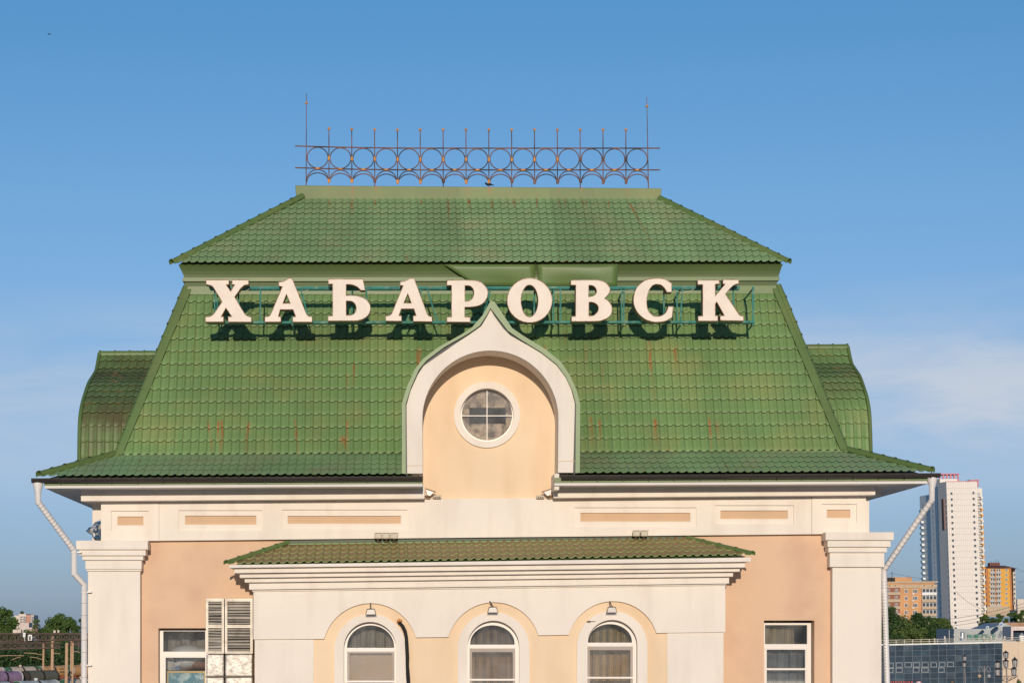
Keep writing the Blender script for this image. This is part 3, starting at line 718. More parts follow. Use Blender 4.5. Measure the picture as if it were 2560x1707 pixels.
for (o1, i1) in ((Lo, Li), (Ro, Ri)):
    for k in range(len(o1)-1):
        seg = MB(); seg.prism([o1[k], o1[k+1], i1[k+1], i1[k]], (), YD-.10, 2.3); seg.build('rim_flashing', m_greenl, dpart)
# white face with the round-headed niche
nic = [(1056.2,1300)]+[(1226-170*math.cos(math.pi*k/36), 1046-170*math.sin(math.pi*k/36)) for k in range(37)]+[(1395.5,1300)]
nicL = [(1056.6,1183)]+nic[1:]
face_out = [(1226.5,774)]+[(1218,791),(1203.7,815),(1174.8,835.7),(1131,864.6),(1091.6,891.8),(1059,915),(1044.6,937),(1026.6,976.7),(1016.4,1013),(1018,1183)]
face_out_r = [(1433,1181),(1437,1009),(1428,973),(1413.5,940.6),(1388,908),(1362.8,884.5),(1312,859),(1276,839),(1258,821),(1235.5,790)]
poly = face_out+[(1056.6,1183)]+nic[1:-1]+[(1395,1181)]+face_out_r
q = MB(); q.prism(poly, (), YD, -.002); q.build('dormer_face', m_white, dpart)
m_shade = M('rim_shade_grey', (.10,.095,.10), .6)  # dark strip painting in the shade under the rim flashing
for (a_, b_) in ((face_out, Li), (list(reversed(face_out_r)), Ri[2:])):
    pass
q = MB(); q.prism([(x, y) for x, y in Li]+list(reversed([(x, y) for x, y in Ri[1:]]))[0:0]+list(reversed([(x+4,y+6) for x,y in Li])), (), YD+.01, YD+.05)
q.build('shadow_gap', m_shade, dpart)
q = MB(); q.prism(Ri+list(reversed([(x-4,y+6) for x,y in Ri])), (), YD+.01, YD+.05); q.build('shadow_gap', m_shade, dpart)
for a_, b_ in (((1017.5,1163.5),(1057,1162.5)), ((1394.5,1152.5),(1438,1151.5))):
    q = MB(); q.prism([a_, b_, (b_[0],b_[1]+1.2), (a_[0],a_[1]+1.2)], (), YD-.004, YD+.002); q.build('joint_line', m_panel, dpart)
# cream wall of the niche with its round window
RWc = (1217.5,1037.5)
def circ(c, r, n=40, rx=None): return [(c[0]+(rx or r)*math.cos(2*math.pi*k/n), c[1]-r*math.sin(2*math.pi*k/n)) for k in range(n)]
q = MB(); q.prism([(1036,1252),(1036,1000)]+[(1226-182*math.cos(math.pi*k/20), 1040-182*math.sin(math.pi*k/20)) for k in range(1,20)]+[(1416,1000),(1416,1252)], [circ(RWc, 66)], -.02, .28); q.build('niche_wall', m_cream, dpart)
for x0_, x1_ in ((1386,1398),): q = MB(); q.prism(rct(x0_,1183.5,x1_,1224), (), YE+.1, -.021); q.build('niche_side', m_white, dpart)
rwin = MB(); rwin.prism(circ((1217.5,1036), 83, 48, 83), [circ(RWc, 66.5, 48)], -.085, -.018); rw = rwin.build('round_window', m_white, bld, bevel=.012)
q = MB(); q.prism(circ(RWc, 68, 44), [circ(RWc, 63, 44)], .10, .15); q.build('window_frame', m_pvc, rw)
q = MB(); q.prism(rct(1216.7,975,1218.4,1100), (), .105, .15); q.prism(rct(1155,1038.2,1216.6,1039.9), (), .105, .15); q.prism(rct(1218.5,1038.2,1281,1039.9), (), .105, .15); q.build('glazing_bar', m_pvc, rw)
q = MB(); q.prism(circ(RWc, 64, 40), (), .125, .13); q.build('pane', m_glass, rw)
m_film = M('dusty_brown_film', (.70,.50,.34), .45, 0, .35, 7, .6, 14, .6, (.20,.12,.075), 4.5, .45, .60)
m_board = M('dark_board', (.075,.06,.055), .8, 0, .15, 6)
q = MB(); q.prism(circ(RWc, 72, 24), (), .22, .24); tag(q.build('insulation_film', m_film), 'crumpled brown plastic film hung inside the round window', 'plastic film')
q = MB(); q.prism(rct(1173.5,1019,1264,1058), (), .18, .20); tag(q.build('board', m_board), 'dark board leaning inside the round window', 'board')

# ---- side dormers: ogee roofs seen from the side
prof = [(0,0),(.157,40),(.31,55),(.56,75),(.72,98),(.87,125),(.97,158),(1.0,203),(1.0,300)]
def side_dormer(px_top, py_top, px_in, sgn, half):
    Yr = YC; top = P(px_top, py_top, Yr); k_ = (Yr-CAMY)/FPX
    X0 = top.x; X1 = P(px_in, py_top, Yr).x
    pts = [Vector((X0, Yr-half*t, top.z-dy*k_*(1-.0*t)-(0 if dy == 0 else dy*0))) for t, dy in prof]
    # drops measured in the picture are corrected for the nearer distance of the lower courses
    pts = []
    for t, dy in prof:
        Y = Yr-half*t; pts.append((Y, P(px_top, py_top+dy, Y).z))
    # smooth
    sm = []
    for a in range(len(pts)-1):
        for s in range(6):
            t = s/6; p0 = pts[max(a-1,0)]; p1 = pts[a]; p2 = pts[a+1]; p3 = pts[min(a+2,len(pts)-1)]
            cr_ = lambda i: .5*((2*p1[i])+(-p0[i]+p2[i])*t+(2*p0[i]-5*p1[i]+4*p2[i]-p3[i])*t*t+(-p0[i]+3*p1[i]-3*p2[i]+p3[i])*t**3)
            sm.append((cr_(0), cr_(1)))
    sm.append(pts[-1])
    L_ = [0]
    for a in range(1, len(sm)): L_.append(L_[-1]+math.hypot(sm[a][0]-sm[a-1][0], sm[a][1]-sm[a-1][1]))
    def at(sv):
        sv = min(max(sv, 0), L_[-1]-1e-4); j = 0
        while L_[j+1] < sv: j += 1
        f = (sv-L_[j])/(L_[j+1]-L_[j]); y = sm[j][0]+(sm[j+1][0]-sm[j][0])*f; z = sm[j][1]+(sm[j+1][1]-sm[j][1])*f
        dy, dz = sm[j+1][0]-sm[j][0], sm[j+1][1]-sm[j][1]; l_ = math.hypot(dy, dz); return y, z, (dz/l_, -dy/l_)
    dp = MB(); loop = [(y, z-.04) for y, z in sm]; loop = loop+[(2*YC-y, z) for y, z in reversed(loop[1:])]
    n = len(loop); xo = X0 + (.06 if sgn < 0 else -.06)
    for xx in (xo, X1): dp.v += [Vector((xx, y, z)) for y, z in loop]
    for k in range(n): k2 = (k+1) % n; dp.f.append((k, k2, n+k2, n+k))
    dp.f.append(tuple(range(n))); dp.f.append(tuple(range(n, 2*n)))
    part = dp.build('side_dormer', m_green, bld)
    tot = L_[-1]; nr = int(tot/.335); st = tot/nr; ncol = int(abs(X1-X0)/WAVE)+1
    tb = MB(); tmi = []
    for side in (0, 1):
        for j in range(nr):     # j counted from the top down
            for i in range(ncol):
                vs, fs = tile_verts(US2 if side else US, st, WAVE, .022, .034, 0, 0)
                out = []
                for (u, v, hh) in vs:
                    s_v = (j+1)*st - v
                    y, z, (ny, nz_) = at(s_v)
                    if ny > 0: ny, nz_ = -ny, -nz_
                    xx = X0 + (1 if sgn < 0 else -1)*(i*WAVE+u)
                    yy = y+ny*hh; zz = z+nz_*hh
                    if s_v > tot: zz -= (s_v-tot)
                    if side: yy = 2*YC-yy
                    out.append((xx, yy, zz))
                tb.add(out, fs); tmi += tile_mats(US2 if side else US)
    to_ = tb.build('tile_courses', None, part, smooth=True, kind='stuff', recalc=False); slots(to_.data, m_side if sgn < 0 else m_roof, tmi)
    vg = MB(); vg.tube([Vector((X0, y-.03, z+.01)) for y, z in sm], .045, 8); vg.build('verge_trim', m_green, part, smooth=True)
    caps_along((X0, YC, sm[0][1]-.02), (X1, YC, sm[0][1]-.02), .09, .36, part, m_green, 'ridge_cap')
m_side = roof_mat('mossy_metal_tile', (.135,.205,.07), (.11,.10,.045), .42, .68, .35)
UC[0] = 0.0
side_dormer(249, 884, 470, -1, 3.6)
side_dormer(2119, 867, 1940, 1, 2.45)
UC[0] = .014

# ---- side windows of the main wall
def side_window(x0, y0, x1, upper, tr, sash, bar, YW=.30):
    q = MB(); q.prism(rct(x0, y0, x1, 1798), [rct(*upper), rct(sash[0]-5, tr[1], sash[2]+5, 1790)], YW, YW+.08)
    o = q.build('window', m_pvc, bld)
    q = MB(); q.prism(rct(sash[0]-5.2, tr[1]-.5, sash[2]+5.2, 1792), [rct(sash[0], sash[1], sash[2], 1786)], YW-.015, YW+.05); q.build('sash', m_pvc, o, bevel=.006)
    q = MB(); q.prism(rct(upper[0]-1, upper[1]-1, upper[2]+1, upper[3]+1), (), YW+.04, YW+.046); q.build('pane', m_glass, o)
    q = MB(); q.prism(rct(sash[0]-1, sash[1]-1, sash[2]+1, 1787), (), YW+.03, YW+.036); q.build('pane', m_glass, o)
    if bar:
        q = MB(); q.prism(rct(sash[0]-5, bar-2.3, sash[2]+5, bar+2.3), (), YW-.03, YW-.016); q.build('glazing_bar', m_pvc, o)
    return o
side_window(399,1573,522,(408,1577,513,1628),(1628,1640),(414,1643,513),None)
side_window(1903,1556,2028,(1912.5,1561.5,2018,1609),(1609,1619),(1917,1623,2013),1671.5)
# curtains
def curtain(px0, px1, py0, Y, m, label, n=8, amp=.03, py1=1800, seed=0, flare=0):
    r = random.Random(seed); mb = MB(); NX = 60; NZ = 6
    ph = [r.uniform(0, 6) for _ in range(4)]
    for j in range(NZ+1):
        for i in range(NX+1):
            s = i/NX; t = j/NZ; x = px0+(px1-px0)*s + flare*t*(1-s); y = py0+(py1-py0)*t
            yy = Y+amp*(math.sin(s*n*6.28+ph[0])+.5*math.sin(s*n*13.1+ph[1]+t)+.4*math.sin(s*n*3.1+ph[2]))
            mb.v.append(P(x, y, yy))
    for j in range(NZ):
        for i in range(NX): mb.f.append((j*(NX+1)+i, j*(NX+1)+i+1, (j+1)*(NX+1)+i+1, (j+1)*(NX+1)+i))
    return tag(mb.build('curtain', m, None, smooth=True), label, 'curtain')
curtain(870,990,1550,YA+.75,m_curtp,'pale gauzy drape behind the arched window beside the black cable',5,.05,1622,seed=1)
m_blind = M('beige_roller_blind', (.56,.49,.42), .9, 0, .08, 2, .03)
q = MB(); q.prism(rct(866,1626,990,1800), (), YA+.42, YA+.43); tag(q.build('roller_blind', m_blind), 'flat beige roller blind in the arched window beside the black cable', 'blind')
curtain(1176,1292,1545,YA+.70,m_curtb,'brown drape behind the middle arched window',6,.05,seed=2)
curtain(1474,1584,1540,YA+.70,m_curt,'golden pleated drape behind the arched window farthest from the ducts',6,.05,seed=3)
curtain(1908,1985,1545,.80,m_curt,'golden curtain bunched in the top of the right side window',4,.05,1618,seed=4)
m_curtg = M('grey_gauze', (.20,.215,.235), .9, 0, .15, 6)
curtain(1915,2010,1619,.70,m_curtg,'pale gauzy curtain in the lower pane of the right side window',3,.04,seed=5)

curtain(405,520,1572,1.4,m_curtp,'dim grey drape at the back of the left side window',3,.08,seed=8)
# ------------------------------------------------------------------ things inside the left window
m_bag = M('white_plastic_bag', (.78,.77,.75), .4, 0, .05, 6, .4, 9)
q = MB(); c0 = P(467,1630,.9)
q.ball(c0, .32, 14, 9, (1.15,.7,.55)); q.ball(c0+Vector((.28,0,-.03)), .2, 12, 8, (1.2,.8,.7)); q.ball(c0+Vector((.0,.02,-.2)), .26, 12, 8, (1,.8,.6))
tag(q.build('plastic_bag', m_bag, None, smooth=True), 'bulging white plastic bag behind the top pane of the left window', 'bag')
pic = empty('framed_picture', P(415,1760,.62), 'gold-framed blue landscape painting standing in the left window', 'picture')
m_gold = M('gold_picture_frame', (.55,.36,.13), .4, .3)
m_paint, n1, l1, b1, mix1, mr1, no1, cu1, ge1 = mat('blue_painting', (.10,.38,.50), .5, 0, .25, 5, 0, 40, .5, (.60,.75,.78), 5, .5, .62)
q = MB(); q.prism(rct(416,1676,513,1790), [rct(421,1681,513.5-4,1786)], .62, .66); q.build('frame', m_gold, pic)
q = MB(); q.prism(rct(420,1680,511,1787), (), .64, .65); q.build('canvas', m_paint, pic)
q = MB(); q.prism(rct(414,1649,434,1674), (), .75, .95); q.prism(rct(434.3,1655,450,1674),(),.75,.9); tag(q.build('carton', M('blue_white_carton', (.12,.2,.42), .6, 0,.2,8,col2=(.7,.68,.62),c2s=4,c2lo=.5,c2hi=.52)), 'blue and white carton above the painting in the left window', 'box')
q = MB(); q.ball(P(500,1661,.85), .16, 10, 6, (1.3,.7,.6)); q.ball(P(470,1668,.9), .14, 10, 6, (1.6,.7,.35)); tag(q.build('bundle', M('brown_cloth', (.35,.17,.09), .9, 0, .3, 6), None, smooth=True), 'brown cloth bundle behind the painting in the left window', 'bundle')

# ------------------------------------------------------------------ downpipes
def downpipe(label, pts, funnel, seam_ranges, r=.066):
    root = empty('downpipe', pts[0], label, 'downpipe', 'white downpipes at the corners of the roof')
    q = MB(); q.tube(pts, r, 14, True); pipe = q.build('pipe', m_pipe, root, smooth=True)
    f = MB(); t = funnel; f.tube([t+Vector((0,0,.0)), t+Vector((0,0,-.10)), t+Vector((0,0,-.24)), t+Vector((0,0,-.26))], [.115,.11,.072,.072], 14, True)
    f.build('funnel', m_pipe, root, smooth=True)
    for (a, b, n) in seam_ranges:
        dv = (b-a).normalized()
        for k in range(n):
            c = a+(b-a)*((k+.5)/n); s = MB(); s.tube([c-dv*.004, c+dv*.004], r*1.035, 14, True); s.build('seam', m_pring, root, smooth=True)
    return root
p0 = [P(95,1216,-1.24), P(95,1254,-1.24), P(184.8,1375,-.62), P(184.8,1433,-.62), P(210,1461,-.40), P(210,1707,-.40)]
p0.append(Vector((p0[-1].x, -.40, 0)))
dp1 = downpipe('white downpipe with a double bend by the left pilaster', p0, P(95,1200,-1.24), [(p0[1], p0[2], 16), (p0[4], p0[5], 8)])
p1 = [P(2330,1205,-1.24), P(2330,1249,-1.24), P(2210,1424,-.05), P(2210.5,1450,-.05)]
p1.append(Vector((p1[-1].x, -.05, 0)))
dp2 = downpipe('white downpipe slanting back behind the right pilaster, ringed with seams', p1, P(2330,1188,-1.24), [(p1[1], p1[2], 18), (p1[3], P(2214,1707,-.05), 34)])
for (dp, pt, dx) in ((dp1, P(184.8,1380,-.62), 1), (dp1, P(210,1479,-.40), 1), (dp1, P(210,1662,-.40), 1), (dp2, P(2211,1476,-.05), -1)):
    q = MB(); q.box(pt+Vector((0,-.01,-.015)), pt+Vector((dx*.16,.3,.015))); q.tube([pt-Vector((0,0,.02)), pt+Vector((0,0,.02))], .072, 12); q.build('clamp', m_pipe, dp)

# ------------------------------------------------------------------ sign
YS = .22
sign = empty('rooftop_sign', P(1180,806,.55), 'large white ХАБАРОВСК letters on a teal frame in front of the green mansard', 'sign')
LET = [('Х',500,[[(115,150),(570,150),(570,250),(520,250),(600,375),(675,250),(625,250),(625,150),(955,150),(955,250),(870,260),(800,320),(680,490),(880,820),(930,860),(1010,885),(1010,980),(550,980),(550,870),(620,870),(510,710),(420,870),(465,870),(465,980),(105,980),(105,875),(200,865),(265,820),(430,580),(265,310),(225,270),(115,245)]]),
('А',500,[[(1540,195),(1640,180),(1740,118),(1805,118),(2085,810),(2125,865),(2200,870),(2200,980),(1815,980),(1815,870),(1870,870),(1825,740),(1575,740),(1540,870),(1590,870),(1590,980),(1270,980),(1270,875),(1350,865),(1385,820),(1610,290),(1540,275)],[(1695,440),(1765,610),(1630,610)]]),
('Б',800,[[(160,135),(840,135),(890,360),(800,360),(740,300),(660,260),(580,245),(515,245),(515,455),(600,452),(700,460),(780,475),(850,500),(910,540),(950,590),(980,640),(990,700),(988,750),(975,800),(945,850),(900,890),(850,920),(800,940),(720,958),(155,958),(155,860),(245,855),(245,240),(160,240)],[(515,570),(600,572),(640,585),(670,610),(695,645),(705,680),(708,720),(700,760),(670,810),(640,830),(600,840),(515,845)]]),
('А',800,[[(1570,190),(1660,175),(1765,120),(1845,120),(2100,810),(2135,860),(2200,870),(2200,975),(1825,970),(1825,855),(1880,850),(1840,725),(1595,725),(1550,850),(1600,855),(1600,965),(1285,960),(1285,860),(1370,845),(1405,810),(1625,270),(1570,265)],[(1720,430),(1785,605),(1650,600)]]),
('Р',1100,[[(135,155),(600,155),(680,158),(740,170),(800,195),(850,230),(895,280),(930,340),(943,390),(940,440),(925,500),(900,550),(860,600),(810,640),(750,665),(690,680),(580,690),(490,690),(490,875),(595,880),(595,985),(135,980),(135,880),(225,875),(225,265),(135,265)],[(490,270),(570,270),(605,285),(630,310),(650,340),(660,380),(663,420),(655,465),(640,500),(620,530),(560,565),(490,570)]]),
('О',1100,[[(1757+445*math.cos(2*math.pi*k/30), 555+440*math.sin(2*math.pi*k/30)) for k in range(30)],[(1755+165*math.cos(2*math.pi*k/24), 565+310*math.sin(2*math.pi*k/24)) for k in range(24)]]),
('В',1400,[[(210,155),(700,150),(780,158),(850,180),(910,215),(950,260),(977,305),(985,350),(975,400),(950,440),(880,515),(940,555),(980,600),(1015,660),(1025,710),(1022,765),(1005,820),(970,870),(920,910),(800,960),(680,970),(225,970),(225,870),(305,865),(305,260),(210,260)],[(565,265),(610,263),(640,270),(675,292),(700,320),(715,370),(710,405),(695,430),(650,465),(565,480)],[(570,595),(610,592),(650,600),(695,620),(730,650),(747,685),(750,720),(745,750),(730,780),(670,840),(640,850),(570,855)]]),
('С',1400,[[(2190,220),(2190,400),(2090,400),(2070,355),(2040,310),(2005,275),(1960,250),(1880,242),(1840,255),(1800,280),(1760,335),(1730,400),(1710,480),(1700,560),(1702,620),(1710,680),(1725,735),(1750,780),(1820,850),(1860,863),(1900,865),(1950,862),(1990,850),(2035,825),(2070,790),(2100,740),(2120,670),(2220,670),(2200,890),(2100,950),(2040,970),(1980,980),(1860,985),(1790,972),(1720,950),(1655,920),(1600,880),(1545,830),(1500,770),(1465,700),(1440,620),(1435,550),(1440,480),(1460,400),(1490,330),(1535,265),(1590,210),(1650,170),(1720,140),(1840,120),(1980,120),(2045,135),(2100,160)]]),
('К',1650,[[(735,155),(1165,155),(1165,235),(1085,240),(1085,460),(1270,240),(1230,240),(1230,145),(1545,145),(1545,230),(1480,245),(1430,270),(1380,320),(1285,430),(1530,800),(1560,840),(1640,865),(1640,960),(1175,950),(1175,855),(1255,850),(1110,590),(1085,630),(1085,850),(1135,850),(1135,965),(745,960),(745,865),(835,860),(835,250),(735,250)]])]
for ch, bx, loops in LET:
    lp = [[(bx+x*.12755, 680+y*.12755) for x, y in l] for l in loops]
    q = MB(); q.prism(lp[0], lp[1:], YS, YS+.012); fc = q.build('letter', m_letter, sign, label='white serif letter '+ch)
    # box sides: a wall following the outline
    q = MB()
    for l in lp:
        pts = [P(x, y, YS) for x, y in l]; n = len(pts)
        cen2 = sum(((pts[i].x*pts[(i+1)%n].z-pts[(i+1)%n].x*pts[i].z) for i in range(n)))
        sg = 1 if cen2 > 0 else -1
        if l is not lp[0]: sg = -sg
        inn = []
        for i in range(n):
            d1 = (pts[i]-pts[i-1]); d2 = (pts[(i+1)%n]-pts[i]); d1.normalize(); d2.normalize()
            n1_ = Vector((-d1.z,0,d1.x))*sg; n2_ = Vector((-d2.z,0,d2.x))*sg; bs_ = (n1_+n2_); bs_.normalize(); kx = max(.45, bs_.dot(n1_))
            inn.append(pts[i]+bs_*(.010/kx))
        base = len(q.v)
        for p_ in pts: q.v.append(Vector((p_.x, YS-.022, p_.z)))
        for p_ in inn: q.v.append(Vector((p_.x, YS-.022, p_.z)))
        for p_ in pts: q.v.append(Vector((p_.x, YS+.30, p_.z)))
        for p_ in inn: q.v.append(Vector((p_.x, YS+.30, p_.z)))
        for i in range(n):
            j = (i+1) % n
            q.f += [(base+i, base+j, base+n+j, base+n+i), (base+i, base+j, base+2*n+j, base+2*n+i), (base+n+i, base+n+j, base+3*n+j, base+3*n+i)]
    sd = q.build('letter_side', m_lrim, fc)
    me = sd.data; me.materials.append(m_lside)
    for p_ in me.polygons:
        ys = [me.vertices[i].co.y for i in p_.vertices]
        if max(ys)-min(ys) > .1: p_.material_index = 1
    # neon tube clips: little wire loops round the edge of the face
    q = MB(); r = random.Random(ord(ch)+bx)
    for l in lp:
        n = len(l)
        for i in range(n):
            a_, b_ = l[i], l[(i+1)%n]; ln = math.hypot(b_[0]-a_[0], b_[1]-a_[1]); t = 4.0
            while t < ln-2:
                x = a_[0]+(b_[0]-a_[0])*t/ln; y = a_[1]+(b_[1]-a_[1])*t/ln
                if r.random() < .35:
                    c = P(x, y, YS-.03); rr = .014; q.tube([c+Vector((math.cos(k*.9)*rr, 0, math.sin(k*.9)*rr)) for k in range(5)], .0025, 4)
                t += r.uniform(7, 12)
    for k in range(4):
        x0 = min(x for x, y in lp[0])+r.uniform(.15,.85)*(max(x for x, y in lp[0])-min(x for x, y in lp[0])); y0 = r.choice([700, 706, 795, 801, 745])
    q.build('tube_clips', m_rust, fc, kind='stuff')
frm = MB()
def bar(mb, a, b, r=.022): mb.tube([a, b], r, 6)
YR1, YR2 = .60, .74
for (xa, xb, y_, Y_, r_) in ((523,1849,719.5,YR1,.030),(526,1848,723.5,YR2+.12,.034),(515,1886,806,YR1,.03),(520,1884,808.5,YR2,.026)):
    q = MB(); q.tube([P(xa,y_,Y_), P(xb,y_-1.0,Y_)], r_, 8); q.build('rail', m_teal, sign, smooth=True)
posts = [((537,722),(537,806)),((543.4,722),(543.4,806)),((752,724),(771,796)),((730.5,780),(730.5,806)),((916,725),(916,806)),((879,724),(880,806)),((1068.5,724),(1093,804)),((1052,724),(1052,790)),((1026,780),(1014,806)),
         ((1226,726),(1205,800)),((1336,728),(1335,806)),((1384.4,724),(1383,806)),((1401,724),(1401,806)),((1553.7,722),(1553.7,804)),((1560,722),(1559,804)),((1659.6,722),(1659.6,800)),
         ((1692.7,722),(1692.7,802)),((1705.5,724),(1701,803)),((1833,720),(1834,800)),((1882.8,717),(1882.8,813)),((651,724),(651,806)),((596,724),(598,806))]
for a_, b_ in posts:
    q = MB(); q.tube([P(*a_, YR1+.03), P(*b_, YR1+.03)], .02 if a_[0] != 1882.8 else .026, 6); q.build('post', m_teal, sign, smooth=True)
def roofY(z):   # depth of the mansard surface at height z
    t = (z-kA.z)/(mT_l.z-kA.z); return YK+(YM-YK)*t
for px in (546, 731, 880, 1052, 1226, 1384, 1560, 1703, 1882.8):
    for py in (722, 810):
        a_ = P(px, py, YR1+.03); z2 = a_.z-.06
        q = MB(); e_ = Vector((a_.x, roofY(z2)+.05, z2)); q.tube([a_, e_], .024, 6)
        q.tube([e_+Vector((0,-.06,.03)), e_+Vector((0,-.16,-.32))], .03, 6)
        q.build('bracket', m_teal, sign, smooth=True)
# loose wires between the letters
def wire(pts, r, m, label, cat='cable'):
    q = MB(); q.tube(pts, r, 6); return tag(q.build('cable', m, None, smooth=True), label, cat)
def sag(a, b, dz, n=8): return [a.lerp(b, k/n)-Vector((0,0,dz*4*(k/n)*(1-k/n))) for k in range(n+1)]
m_wire = M('pale_wire', (.55,.48,.36), .6)
for (xa, ya, xb, yb, d_, lb) in ((920,729,1003,731,.03,'pale wire sagging between the letters Б and А on the roof'),(745,731,772,723,.02,'pale wire trailing right of the first letter А'),(1528,727,1585,724,.02,'pale wire running between the letters В and С'),
                           (1684,724,1735,722,.08,'pale wire looped between the letters С and К'),(600,730,624,722,.02,'pale wire end by the letter Х')):
    wire(sag(P(xa,ya,YS+.2), P(xb,yb,YS+.2), d_), .006, m_wire, lb)

# ------------------------------------------------------------------ roof cresting
YCR = YC
cres = empty('roof_cresting', P(1190,470,YCR), 'rusty wrought iron cresting of rings and spikes along the ridge', 'railing')
def cy(px, y0, y1): return y0+(y1-y0)*(px-738)/912
def cymid(px, base):   # the rails droop from the left end and level out
    t = min(1, max(0, (px-738)/330)); return base+5.6*t*(2-t)
for base in (365.3, 419.6):
    q = MB(); q.tube([P(px, cymid(px, base), YCR) for px in range(738, 1652, 57)], .017, 6); q.build('rail', m_rust, cres, smooth=True)
xs = [765.5+57.1*k for k in range(16)]; xs[-1] = 1621
def ringm(name, cx, cyy, r, a0, a1, n=20, rr=.014):
    q = MB(); c = P(cx, cyy, YCR); k_ = (YCR-CAMY)/FPX
    q.tube([c+Vector((math.cos(rad(a0+(a1-a0)*i/n))*r*k_, 0, math.sin(rad(a0+(a1-a0)*i/n))*r*k_)) for i in range(n+1)], rr, 5, a1-a0 < 359)
    return q
rme = ame = None
for k in range(15):
    cx = (xs[k]+xs[k+1])/2; yr_ = cymid(cx, 392.6)
    c = P(cx, yr_, YCR)
    if rme is None:
        q = ringm('ring', cx, yr_, 26.6, 0, 360, 28); o = q.build('ring', m_rust, cres, smooth=True); rme = o.data; rc = c
    else: o = link('ring', rme, None, cres); o.location = c-rc
    if ame is None:
        q = ringm('arch', cx, yr_+55.5, 26.6, 8, 172, 16); q2 = ringm('arch', cx, yr_+68, 31, 32, 148, 14)
        for s in (-1, 1):
            kk = (YCR-CAMY)/FPX
            q.tube([c+Vector((s*26.3*kk,0,-51.5*kk)), c+Vector((s*27.6*kk,0,-62*kk))], .016, 5)
            q.tube([c+Vector((s*26.3*kk,0,-51.5*kk)), c+Vector((s*26.8*kk,0,-60*kk))], .016, 5)
        q.v = q.v; n0 = len(q.v); q.add(q2.v, q2.f); o = q.build('arch', m_rust, cres, smooth=True); ame = o.data; ac = c
    else: o = link('arch', ame, None, cres); o.location = c-ac
    for (dx, dy) in ((0,0),):
        q = MB(); c2 = P(cx, yr_+27, YCR-.02); q.box(c2+Vector((-.045,-.02,-.02)), c2+Vector((.045,.01,.02))); q.build('weld', m_rusty, cres)
for k, px in enumerate(xs):
    long_ = k in (0, 15); foot = k % 3 == 0
    ytop = {0:234, 15:243}.get(k, 319+min(4, k*1.2)); ybot = (463.4+7.5*(px-738)/916)+1 if foot else 456+ (2 if k > 2 else 0)
    lean = {0:.6, 15:-4}.get(k, -.4)
    q = MB(); q.tube([P(px+lean if k != 15 else 1617, ytop, YCR), P(px, ybot, YCR)], [.008 if long_ else .013, .015], 6)
    sp = q.build('spike', m_rust, cres, smooth=True)
    yb_ = {0:258, 15:266}.get(k, ytop+2)
    q = MB(); q.ball(P(px+lean if k != 15 else 1617.5, yb_, YCR), .036, 10, 6); q.build('ball', m_rusty, sp, smooth=True)
    if not foot:
        q = MB(); c = P(px, 453+(2 if k > 2 else 0), YCR); q.box(c+Vector((-.03,-.02,-.05)), c+Vector((.03,.02,.05))); q.build('clamp', m_rusty if k < 10 else m_rust, cres)
    if 0 < k < 15:
        q = MB(); c = P(px, cymid(px, 393), YCR-.02); q.box(c+Vector((-.022,-.01,-.05)), c+Vector((.022,.01,.05))); q.build('weld', m_rusty if k < 12 else m_rust, cres)
# two small birds
def bird(c, s, label, wing=False):
    q = MB(); q.ball(c, s, 8, 6, (1.5,.7,.7)); q.ball(c+Vector((-s*1.5,0,s*.6)), s*.5, 8, 5); q.tube([c+Vector((s,0,0)), c+Vector((s*2.6,0,-s*.5))], [s*.4, s*.15], 5)
    if wing:
        q.add([c, c+Vector((s,0,0)), c+Vector((s*1.6,0,s*3)), c+Vector((.2*s,.6*s,0))], [(0,1,2),(0,3,2)])
        q.add([c, c+Vector((s,0,0)), c+Vector((-s*2.2,-s,-s*1.2)), c+Vector((.2*s,-.6*s,0))], [(0,1,2),(0,3,2)])
    else:
        q.tube([c+Vector((0,0,-s*.4)), c+Vector((0,0,-s*1.2))], s*.1, 4)
    tag(q.build('bird', m_black, None, smooth=True), label, 'bird')
bird(P(1222,461.5,YCR-.1), .05, 'small dark bird perched on the ridge below the iron cresting')
bird(P(123,86,40), .032, 'tiny dark bird flying in the top left of the sky', True)

# ------------------------------------------------------------------ lamps, ducts, cable, litter
def flood_box(px, py, w_, h_, Y):
    q = MB(); c = P(px, py, Y); q.box(c+Vector((-w_/2,0,-h_/2)), c+Vector((w_/2,.09,h_/2))); return q, c
def multi_lamp(pxs, py, label, Y=-.35):
    root = empty('floodlight', P(sum(pxs)/len(pxs), py+14, Y), label, 'floodlight', 'backs of floodlight clusters on the lean-to roof')
    for px in pxs:
        q, c = flood_box(px, py, .16, .125, Y); h = q.build('housing', m_lamp, root, bevel=.02)
        q = MB()
        for k in range(6): x = -.075+.03*k; q.tube([c+Vector((x,-.004,.058)), c+Vector((x+.014,-.004,.07)), c+Vector((x+.028,-.004,.058))], .004, 4); 
        q.build('fins', m_lampd, h)
        q = MB(); q.tube([c+Vector((0,.05,-.06)), c+Vector((0,.06,-.13))], .014, 5); q.tube([c+Vector((-.05,.05,-.12)), c+Vector((.05,.05,-.12))], .01, 4); q.build('bracket', m_lampd, root)
multi_lamp([945,965.3,985], 1339, 'row of three square floodlights on the lean-to roof')
multi_lamp([1591,1611], 1333, 'pair of square floodlights on the lean-to roof')
